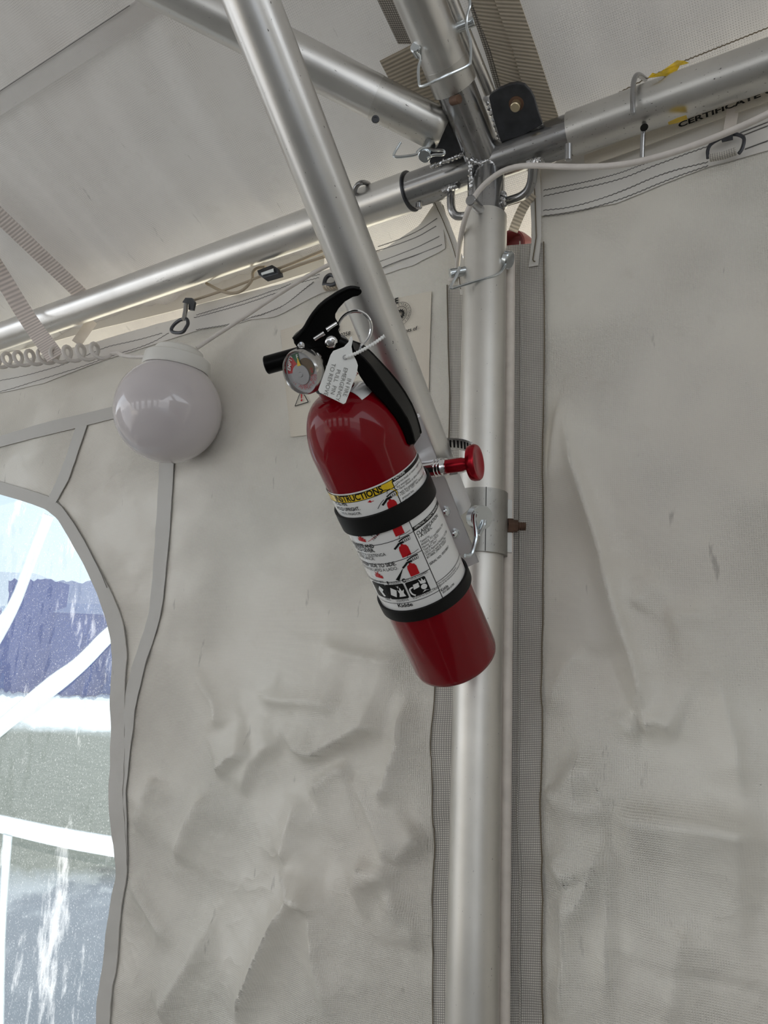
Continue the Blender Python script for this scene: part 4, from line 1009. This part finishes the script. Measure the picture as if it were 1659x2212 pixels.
# rivets and pull pin
rv = HP(*k1(685, 660), .0135); obj('rivet', lathe([(.0052, -.002), (.0052, 0), (.0046, .0014), (.003, .0024), (.001, .0028), (0, .0028)], rv, E1, 24), M['chrome'], ext)
rv = HP(*k1(418, 685), .0130); obj('rivet', lathe([(.0030, -.002), (.0030, 0), (.0024, .0012), (0, .0018)], rv, E1, 20), M['chrome'], ext)
pinA = HP(*k1(530, 638), .0135); pinB = HP(*k1(735, 492), .0135)
pin = obj('pull_pin', join(cyl(HP(*k1(535, 633), .0128), HP(*k1(625, 575), .0138), .0019, seg=12), cyl(HP(*k1(642, 550), .0138), HP(*k1(735, 490), .0128), .0019, seg=12)), M['chrome'], ext)
rc = HP(*k1(893, 547), -.002); rx = nrm(E2 * .80 + EA * .55); ry = nrm(np.cross(E1 * .9 + E2 * -.25, rx)); rg = []
rp_ = []
for i in range(120):
    a = i / 119 * 4 * pi * .97 + 2.2; rp_.append(rc + rx * cos(a) * .0142 + ry * sin(a) * .0128 + E1 * (.0020 * i / 119 - .001) + rx * .0)
obj('pull_ring', sweep(rp_, .0012, 8), M['chrome'], ext)

# safety tag, hanging from the pin ring
TZ = .545; tn = nrm(nrm(CAM - P(730, 810, TZ)) + RT * .12); T0 = P(730, 810, TZ)
def TP(px, py, off=0.0): return hit(px, py, T0 + tn * off, tn)
tg = thing('safety_tag', 'small white plastic tag hung on the extinguisher head, reading pull pin', 'tag', T0)
tpts = [(856, 615), (868, 605), (880, 640), (868, 700), (878, 760), (912, 828), (925, 868), (915, 940), (815, 1205), (795, 1215), (582, 1112), (570, 1088), (680, 775), (705, 738), (800, 702), (840, 660)]
bevel(obj('plate', plate([TP(*k1(*p)) for p in tpts], tn, .0010), M['tag'], tg, smooth=False), .0003, 1)
hc_ = TP(*k1(812, 796), .0008); obj('eyelet', lathe([(.0012, 0), (.0012, .0003), (.0019, .0003), (.0019, 0)], hc_, tn, 20, close=True), M['dial'], tg)
tie = smoothpath([TP(*k1(812, 796), .0012), TP(*k1(880, 775), .003), TP(*k1(960, 735), .005), TP(*k1(1060, 680), .008), TP(*k1(1165, 603), .010)], 64, 2)
obj('tie', sweep(tie, [.0010 + .00045 * (1 if (i // 2) % 2 else 0) for i in range(64)], 8), M['tag'], tg)
tt = []
o2 = TP(*k1(740, 1000), .0009); bx_ = nrm(TP(*k1(705, 1136), .0009) - o2); by_ = nrm(np.cross(bx_, tn)); by_ = by_ if by_ @ RT > 0 else -by_
for s_, x, y, w in (('IN FIRE', 812, 1062, 0), ('EMERGENCY', 763, 1035, 0), ('PULL  PIN', 708, 1012, 0), ('TO REMOVE', 655, 990, 0)):
    c_ = TP(*k1(x, y), .0009) - o2; tt.append(text_map(s_, lambda X, Y: o2 + bx_ * X + by_ * Y, c_ @ bx_, c_ @ by_, .0030, None, 0, -.004, 'C'))
obj('lettering', join(*tt), M['thread_grey'], tg, smooth=False)

# bracket with straps, quick release knob ----------------------------------
brk = thing('extinguisher_bracket', 'aluminium extinguisher bracket with two black rubber straps and red knob', 'bracket', EB + EA * .1)
# direction from extinguisher axis to brace axis
pm = EB + EA * .14; t1 = (pm - bA) @ dB; bpt = bA + dB * t1; EX = bpt - pm; EX = nrm(EX - EA * (EX @ EA)); EY = np.cross(EA, EX)
v0c, v1c = .085, .268
cq = P(950, 1070, zc(EB + EA * .13) + .040); cc = cq - EA * ((cq - EB) @ EA)
EX = -E1; EY = E2; v0c = (cq - EB) @ EA - .080; v1c = (cq - EB) @ EA + .080
def chan():
    w, d, th = .0105, .009, .0018; gs = []
    gs.append(obox(cc + EA * (v0c + v1c) / 2 - EX * (d - th) / 2, EX, EY, EA, th, w * 2, v1c - v0c))
    for s_ in (-1, 1): gs.append(obox(cc + EA * (v0c + v1c) / 2 + EY * s_ * (w - th / 2), EX, EY, EA, d, th, v1c - v0c))
    return join(*gs)
bevel(obj('channel', chan(), M['alu_clean'], brk, smooth=False), .0006)
for x1, y1, x2, y2, xr, yr, xr2, yr2 in ((*k2(960, 1385), *k2(960, 1482), *k2(1240, 1090), *k2(1310, 1180)), (*k2(700, 520), *k2(700, 712), *k2(960, 300), *k2(1000, 400))):
    vt = cylinv(x1, y1, ER + .0018)[1]; vb = cylinv(x2, y2, ER + .0018)[1]; R1 = ER + .0008; th = .0018
    vm, hw = (vt + vb) / 2, max(.006, (vt - vb) / 2)
    o = obj('strap', lathe([(R1, vm - hw), (R1 + th, vm - hw + .0006), (R1 + th * 1.1, vm), (R1 + th, vm + hw - .0006), (R1, vm + hw), (R1 - .0004, vm)], EB, EA, 80, close=True), M['rubber'], brk, sharp=50)
kn0 = k2(1370, 155); KC = P(*kn0, .640); KD = nrm(RT * .86 + UP * .10 - FW * .42)
def kl(t_): return KC + KD * t_
obj('barrel', lathe([(.0, -.066), (.0078, -.066), (.0078, -.038), (.0084, -.0375), (.0084, -.0365), (.0078, -.036), (.0084, -.0345), (.0084, -.0335), (.0078, -.033), (.0084, -.0315), (.0084, -.0305), (.0080, -.030), (.0074, -.026), (.0, -.026)], KC, KD, 40), M['chrome'], brk)
knob = obj('knob', lathe([(.0, -.03), (.0062, -.03), (.0062, -.012), (.0054, -.010), (.0060, -.0055), (.0130, -.0050), (.0152, -.0042), (.0160, -.002), (.0160, .0015), (.0150, .0030), (.0125, .0034), (.011, .0028), (.0, .0024)], KC, KD, 48), M['red_anod'], brk, label='red anodised pull knob')
for vv in (.10, .125): 
    s1 = cc + EA * vv - EX * .0; obj('screw', lathe([(.0042, -.001), (.0042, .001), (.0025, .0022), (0, .0024)], s1 + EY * 0 + E1 * .006, nrm(E1 + E2), 20), M['zinc'], brk)
# worm drive hose clamp round the brace
hcl = thing('hose_clamp', 'slotted steel hose clamp looped round the lower end of the brace', 'clamp', bA + dB * .06)
hcC = P(968, 985, zc(bA + dB * .075)) ; hd_ = nrm(dB * .9 + RT * .25 - FW * .10)
HR = .0268
obj('band', lathe([(HR, -.0062), (HR + .0008, -.0062), (HR + .0008, .0062), (HR, .0062)], hcC, hd_, 60, close=True), M['chrome'], hcl)
x0, y0, d0 = frame_of(hd_)
for k in range(44):
    a = 2 * pi * k / 44; c_ = hcC + (x0 * cos(a) + y0 * sin(a)) * (HR + .0004); tdir = -x0 * sin(a) + y0 * cos(a); rdir = x0 * cos(a) + y0 * sin(a)
    if k == 0: sm = mesh('slot', obox(A3(0, 0, 0), A3(1, 0, 0), A3(0, 1, 0), Z, .0014, .0018, .0080)[0], obox(A3(0, 0, 0), A3(1, 0, 0), A3(0, 1, 0), Z, .0014, .0018, .0080)[1], M['ink'], smooth=False)
    o = bpy.data.objects.new('slot', sm); C.objects.link(o); o.parent = hcl; o.matrix_parent_inverse = Matrix.Translation(hcl.location).inverted()
    o.matrix_basis = Matrix(((rdir[0], tdir[0], hd_[0], c_[0]), (rdir[1], tdir[1], hd_[1], c_[1]), (rdir[2], tdir[2], hd_[2], c_[2]), (0, 0, 0, 1)))

# ================================================================ LAMP, CABLES, STRAPS
wz = zc(Wp(363, 889))
LZ = wz - .105; LC = P(363.5, 888, LZ); LR = 113.5 / FOC * LZ / 1.0
lamp = thing('globe_lamp', 'opal globe lamp hanging by the left wall under the eave', 'lamp', LC)
la = nrm(P(386, 770, LZ + .012) - LC)
hb = LR
pl = [(0, -LR)] + [(LR * sin(a), -LR * cos(a)) for a in np.linspace(.05, pi - .52, 40)]
pl += [(LR * .47, LR * .90), (LR * .47, LR * .96)]
obj('globe', lathe(pl, LC, la, 72), M['globe'], lamp, sharp=50)
obj('base', lathe([(LR * .50, LR * .80), (LR * .62, LR * .80), (LR * .64, LR * .84), (LR * .62, LR * 1.04), (LR * .58, LR * 1.07), (LR * .47, LR * 1.08), (LR * .45, LR * 1.20), (LR * .40, LR * 1.24), (0, LR * 1.25)], LC, la, 56), M['lampbase'], lamp)

def cab(name, lab, pts, r, mat='cable', n=120, cat='cable', it=3):
    o = obj(name, sweep(smoothpath(pts, n, it), r, 12), M[mat]); return tag(o, lab, cat)
WO = lambda x, y, o: Wp(x, y, o)
cab('power_cable', 'white power cable looping from the lamp past the joint to the right', [WO(425, 752, .07), WO(450, 735, .06), WO(520, 690, .05), (WO(600, 636, .045)), WO(700, 575, .04), WO(770, 548, .012), WO(850, 545, -.012), WO(940, 600, -.015), P(985, 610, .945), P(989, 560, .925),
     P(996, 505, .885), P(1003, 478, .862), P(1012, 450, .842), P(1030, 415, .84), P(1060, 385, .835), P(1095, 364, .825), P(1140, 356, .81), P(1250, 362, .77), P(1350, 357, .735), P(1450, 332, .705), P(1560, 292, .675), P(1680, 238, .645), P(1800, 160, .62)], .0031)
# coiled cord
c0, c1 = WO(-60, 785, .075), WO(226, 757, .085); L = np.linalg.norm(c1 - c0); hx, hy, hz = frame_of(c1 - c0); pts = []
turns = 11
for i in range(turns * 16 + 1):
    t_ = i / (turns * 16); a = 2 * pi * turns * t_; pts.append(c0 + (c1 - c0) * t_ + (hx * cos(a) + hy * sin(a)) * .0125)
tail = smoothpath([pts[-1], pts[-1] + hz * .02, WO(262, 768, .085), WO(300, 772, .09), WO(335, 768, .09)], 30, 2)
tag(obj('coiled_cord', sweep(np.vstack([pts, tail[1:]]), .0034, 9), M['cable']), 'coiled white cord running from the left edge to the globe lamp', 'cord')
# webbing straps on the left
def strap(lab, a, b, w, mat, th=.0012, n=20, sag=0.0, name='strap', nv=None, mids=()):
    pts = smoothpath([a, *mids, b], n, 2) if mids else np.array([a + (b - a) * k / (n - 1) for k in range(n)])
    V, T, F = [], [], []; L = 0
    for i in range(n):
        t_ = nrm(np.gradient(pts, axis=0)[i]); vw = nv if nv is not None else nrm(pts[i] - CAM); q = nrm(np.cross(t_, vw)); up_ = nrm(np.cross(q, t_))
        V += [pts[i] - q * w / 2 - up_ * th / 2, pts[i] + q * w / 2 - up_ * th / 2, pts[i] + q * w / 2 + up_ * th / 2, pts[i] - q * w / 2 + up_ * th / 2]
    for i in range(n - 1):
        l0 = np.linalg.norm(pts[i] - pts[0]); l1 = np.linalg.norm(pts[i + 1] - pts[0])
        for k in range(4):
            l = (k + 1) % 4; F.append([4 * i + k, 4 * i + l, 4 * i + 4 + l, 4 * i + 4 + k]); T.append([(0, l0), (w, l0), (w, l1), (0, l1)] if k % 2 == 0 else [(0, l0), (.001, l0), (.001, l1), (0, l1)])
    F += [[3, 2, 1, 0], [4 * n - 4, 4 * n - 3, 4 * n - 2, 4 * n - 1]]; T += [[(0, 0)] * 4] * 2
    o = obj(name, (V, F, T), M[mat]); return tag(o, lab, 'strap')
strap('pale ribbed strap under the roof ending behind the left eave rail', Rp(-60, 410, .014), Rp(185, 645, .014), .040, 'white_strap', nv=RN)
zr0 = zc(J + U * 1.9)
strap('pale ribbed strap hanging in front of the left eave rail', Rp(-70, 485, .03), WO(120, 772, .09), .030, 'white_strap', mids=[P(0, 590, 1.36), P(60, 690, 1.33)])
strap('short pale strap below the left eave rail behind the coiled cord', P(200, 692, 1.36), WO(165, 742, .01), .018, 'rod')

# snap hook and rings above the lamp
def ring(pts, r, mat, n=40, closed=True): return sweep(smoothpath(pts + [pts[0]], n + 1, 2)[:-1], r, 8, closed=True)
sn = thing('snap_hook', 'grey metal clip hanging above the globe lamp', 'hook', WO(400, 690, .03))
w6 = lambda x, y, o=.03: WO(330 + x / 11.06, 600 + y / 11.06, o)
obj('strap_end', plate([w6(725, 600), w6(800, 490), w6(960, 495), w6(1020, 590), w6(980, 780), w6(870, 770), w6(880, 640), w6(820, 630)], N, .004), M['steel_dark'], sn, smooth=False)
obj('shank', sweep([w6(790, 640, .034), w6(780, 800, .036), w6(740, 1000, .038)], [.0035, .0036, .0036], 10), M['steel'], sn)
obj('ring', ring([w6(650, 1010, .036), w6(520, 1100, .036), w6(430, 1230, .036), w6(470, 1310, .036), w6(720, 1320, .036), w6(800, 1180, .036), w6(850, 1100, .036), w6(820, 960, .036)], .0028, 'steel'), M['steel_dark'], sn)
bk = thing('strap_buckle', 'rectangular metal buckle with webbing loop on the right wall hem', 'buckle', WO(1568, 320, .02))
w5 = lambda x, y, o=.012: WO(1200 + x / 3.614, 80 + y / 3.614, o)
bkl = [w5(1190, 945), w5(1185, 880), w5(1215, 830), w5(1290, 790), w5(1330, 770), w5(1400, 755), w5(1465, 775), w5(1475, 810), w5(1455, 880), w5(1430, 910)]
obj('frame', sweep(smoothpath(bkl, 50, 1), .0019, 8), M['steel_dark'], bk)
obj('tongue', plate([w5(1290, 790, .014), w5(1330, 750, .014), w5(1385, 745, .014), w5(1385, 800, .014), w5(1300, 820, .014)], N, .0015), M['steel_dark'], bk, smooth=False)
obj('webbing_loop', sweep([w5(1205, 945, .014), w5(1310, 925, .014), w5(1410, 890, .014)], [.0055, .0056, .0055], 12, flat=.55), M['mesh'], bk)
strap('grey strap dropping from the right eave rail to the buckle', w5(1385, 560, .012), w5(1352, 760, .012), .012, 'rod')
rb = thing('strap_buckle', 'small dark buckle half hidden behind the brace by the black lever', 'buckle', WO(712, 605, .02))
obj('frame', ring([WO(700, 615, .02), WO(703, 600, .02), WO(715, 592, .02), WO(728, 600, .02), WO(725, 616, .02)], .0030, 'steel'), M['steel_dark'], rb)
obj('webbing_loop', sweep([WO(702, 622, .016), WO(720, 618, .016), WO(735, 612, .016)], .0065, 10, flat=.6), M['tan_web'], rb)
# cord and cord lock
k9 = lambda x, y, o=.02: WO(400 + x / 4.1475, 500 + y / 4.1475, o)
cab('tie_cord', 'upper strand of tan cord leading to the cord lock', [k9(1250, 165), k9(1000, 270), k9(830, 335)], .0022, 'cord', 40, 'cord', 1)
cab('tie_cord', 'lower strand of tan cord leading to the cord lock', [k9(1250, 225), k9(1050, 290), k9(850, 365)], .0022, 'cord', 40, 'cord', 1)
cab('tie_cord', 'tan cord sagging in a loop left of the cord lock', [k9(190, 465), k9(330, 540), k9(430, 560), k9(520, 530), k9(610, 430), k9(600, 370), k9(640, 325), k9(720, 320)], .0024, 'cord', 60, 'cord')
cab('tie_cord', 'long tan cord running left from the cord lock to the clip', [k9(680, 400), k9(480, 480), k9(250, 560), k9(60, 620)], .0020, 'cord', 40, 'cord', 1)
cl = thing('cord_lock', 'small dark metal cord lock under the eave rail', 'clamp', k9(765, 375))
bevel(obj('body', plate([k9(665, 365, .022), k9(800, 315, .022), k9(850, 345, .022), k9(860, 395, .022), k9(720, 435, .022), k9(680, 405, .022)], N, .012), M['steel_dark'], cl, smooth=False), .001)
obj('lever', plate([k9(685, 375, .030), k9(795, 335, .030), k9(800, 365, .030), k9(690, 395, .030)], N, .003), M['zinc'], cl, smooth=False)

# hooks through the rails
def rodp(lab, pts, r, mat='rust'):
    o = obj('hook_pin', sweep(smoothpath(pts, 40, 2), r, 12), M[mat]); return tag(o, lab, 'hook')
zq = zc(J + U * along(1375, 210, U)); w55 = lambda x, y, z: P(1200 + x / 3.614, 80 + y / 3.614, z)
rodp('curved steel hook wrapped over the right eave rail', [w55(700, 330, zq + .02), w55(665, 300, zq + .0), w55(635, 292, zq - .015), w55(612, 330, zq - .026), w55(603, 420, zq - .033), w55(604, 520, zq - .036), w55(607, 600, zq - .036)], .0028, 'steel')
rodp('straight steel pin hanging below the right eave rail', [w55(690, 690, zq - .012), w55(682, 760, zq - .014), w55(676, 945, zq - .012)], .0026, 'steel')
hol = w55(692, 705, zq - .0205); obj('pin_hole', lathe([(0, 0), (.0042, 0), (.0042, .0005), (0, .0005)], hol + Z * -.0, nrm(-FW * .6 - UP * .8), 20), M['ink'], rail_r)
rodp('bent steel hook over the left eave rail beside the brace', [P(768, 440, 1.0), P(765, 415, .98), P(770, 400, .97), P(782, 393, .97), P(795, 396, .985), P(802, 404, 1.0)], .0032, 'steel')

# yellow tape and certificate strip
k7 = lambda x, y: (1400 + x / 6.405, 60 + y / 6.405)
zy = lambda x: zc(J + U * along(x, 160, U))
zt1 = zc(J + U * along(1440, 200, U)) - RL - .0
tp = [(0, 690), (60, 620), (110, 635), (185, 600), (300, 540), (400, 450), (500, 455), (565, 485), (520, 500), (440, 520), (400, 600), (320, 672), (200, 665), (100, 680)]
rs_ = random.Random(2)
P3 = [P(*k7(x, y), zt1 + .010 + .012 * (1 if y < 560 else 0) + rs_.uniform(-.002, .002)) for x, y in tp]
tag(obj('tape_scrap', (P3 + [p + FW * .0006 for p in P3], [list(range(14)), list(range(27, 13, -1))] + [[i, (i + 1) % 14, 14 + (i + 1) % 14, 14 + i] for i in range(14)]), M['tape'], smooth=False), 'torn yellow tape scrap crumpled on top of the right eave rail', 'tape')
tp2 = [w55(880, 662, 0), ]
zt2 = zt1 + .004
q_ = [w55(x, y, zt2 + dz_) for x, y, dz_ in ((878, 665, .002), (950, 632, .0), (1020, 610, .0), (1030, 640, .010), (960, 668, .010), (885, 685, .010))]
tag(obj('tape_scrap', plate(q_, FW, .0006), M['tape'], smooth=False), 'small yellow tape scrap under the right eave rail before the black lettering', 'tape')
cs = thing('printed_strip', 'woven strip with black capital lettering under the right eave rail', 'label', WO(1500, 265, -.02))
e1_, e2_ = [(1262, 335), (1380, 290), (1464, 256), (1600, 205), (1700, 168)], [(1262, 362), (1380, 320), (1464, 288), (1600, 240), (1700, 205)]
obj('webbing', ribbon(e1_, e2_, 40, 3, .012, .001, 0, fn=WO), M['patch'], cs)
p0_ = WO(1466, 276, .0135); bx2 = nrm(WO(1650, 206, .0135) - p0_); by2 = Z - bx2 * (Z @ bx2); by2 = nrm(by2)
obj('lettering', text_map('CERTIFICATE OF', lambda X, Y: p0_ + bx2 * X + by2 * Y, 0, 0, .0062, .104, 0, .03), M['ink'], cs, smooth=False)

# cream certificate patch on the left wall
pat = thing('certificate_patch', 'cream printed cloth patch on the wall behind the brace with round seal', 'sign', surf(*psh(780, 790), .002))
PA = [(613, 718), (700, 690), (800, 660), (935, 632)]; PB = [(632, 946), (720, 935), (820, 925), (925, 905)]
obj('cloth', ribbon(PA, PB, 40, 30, .0022, .0008), M['patch'], pat)
pk, prd = [], []
def PT(s, x, y, cap, ang=-15, bold=.01, dst=pk, align='L', width=None):
    o_ = Wp(x, y, .0); s0_, h0_ = sh(o_)
    (dst).append(text_map(s, lambda X, Y: surf(s0_ - X, h0_ + Y, .0045), 0, 0, cap, width, 0, bold, align))
PT('RESISTANCE', 866, 659, .0075, align='R', bold=.03)
PT('2021', 741, 713, .0058, align='R'); PT('59', 741, 722, .0058, align='R'); PT('74-0258', 763, 728, .0058, align='R')
PT('meets the requirements of', 906, 716, .0052, align='R')
cs_, ch_ = psh(869, 683)
def ringp(r0, r1, n=40): 
    V = [surf(cs_ - r * cos(a), ch_ + r * sin(a), .0045) for a in np.linspace(0, 2 * pi, n + 1)[:-1] for r in (r0, r1)]
    return V, [[2 * i, 2 * i + 1, (2 * i + 3) % (2 * n), (2 * i + 2) % (2 * n)] for i in range(n)]
for r0, r1 in ((.0165, .0170), (.0105, .0112), (.0088, .0091)): pk.append(ringp(r0, r1))
for i in range(26):
    a = i * 2 * pi / 13 + (i // 13) * .2; r0, r1 = ((.002, .0075) if i < 13 else (.004, .0065))
    pk.append(([surf(cs_ - r * cos(a + d_), ch_ + r * sin(a + d_), .0045) for r, d_ in ((r0, -.15), (r1, -.12), (r1, .12), (r0, .15))], [[0, 1, 2, 3]]))
for word, a0, st in (('REGISTERED', 160, -14.5), ('FABRIC IDAHO', 215, 13)):
    for i, chh in enumerate(word):
        if chh == ' ': continue
        a = radians(a0 + i * st); r = .0122 if st < 0 else .0158; rot = a - pi / 2 if st < 0 else a + pi / 2
        pk.append(text_map(chh, lambda X, Y: surf(cs_ - (r * cos(a) + X), ch_ + r * sin(a) + Y, .0045), 0, 0, .0030, None, rot))
w4 = lambda x, y: psh(590 + x / 6.38, 730 + y / 6.38)
tri_ = [w4(440, 740), w4(350, 965), w4(530, 908)]
for i in range(3):
    a, b_ = np.array(tri_[i]), np.array(tri_[(i + 1) % 3]); d = nrm(b_ - a); q = np.array([-d[1], d[0]]) * .0006
    pk.append(([surf(*(a + q), .0045), surf(*(b_ + q), .0045), surf(*(b_ - q), .0045), surf(*(a - q), .0045)], [[0, 1, 2, 3]]))
prd.append(([surf(*w4(x, y), .0045) for x, y in ((425, 775), (452, 775), (446, 865), (434, 865))], [[0, 1, 2, 3]]))
cx_, cy_ = w4(440, 885); prd.append(([surf(cx_ + .0017 * cos(a), cy_ + .0017 * sin(a), .0045) for a in np.linspace(0, 2 * pi, 13)[:-1]], [list(range(12))]))
obj('black_print', join(*pk), M['ink'], pat, smooth=False); obj('red_print', join(*prd), M['inkred'], pat, smooth=False)

# webbing on the roof behind the rafter
def rw(name, lab, eA, eB, off, mat, n=30, th=.0014):
    o = obj(name, ribbon(eA, eB, n, 4, off, th, 0, fn=Rf, wav=.001), M[mat]); return tag(o, lab, 'webbing')
rw('webbing_strip', 'dark mesh strip on the roof left of the rafter', [(780, -80), (815, 0), (860, 95)], [(860, -80), (900, 0), (930, 95)], .004, 'mesh_dark')
rw('webbing_strip', 'tan webbing flap on the roof between strut and rafter', [(820, 132), (850, 190), (880, 240), (925, 310)], [(918, 82), (950, 150), (985, 230), (1010, 300)], .008, 'tan_web')
rw('webbing_strip', 'dark mesh strip between the rafter rod and tan webbing', [(985, -80), (1010, 0), (1050, 120), (1085, 240)], [(1010, -80), (1040, 0), (1080, 120), (1110, 240)], .004, 'mesh_dark')
rw('webbing_strip', 'darker tan webbing strip right of the rafter rod', [(985, -80), (1018, 0), (1060, 110), (1100, 250)], [(1040, -80), (1072, 0), (1110, 110), (1160, 270)], .007, 'tan_web')
rw('webbing_strip', 'lighter tan webbing strip nearest the right roof panel', [(1036, -80), (1068, 0), (1108, 110), (1150, 260)], [(1090, -80), (1122, 0), (1160, 110), (1212, 270)], .009, 'tan_web')
# red curved piece behind the leg
cc_ = P(1112, 540, .955)
rd = obj('curved_guard', lathe([(.0, .004), (.019, .004), (.020, -.012), (.0225, -.012), (.0235, 0), (.0225, .012), (.0, .012)], cc_, nrm(FW + RT * .9), 40, close=True), M['copper']); tag(rd, 'dark red curved metal piece behind the leg top', 'metal fitting')
tw = strap('twisted tan strap behind the top of the leg', P(1150, 418, .90), P(1108, 500, .93), .012, 'tan_web', mids=[P(1128, 450, .915)])
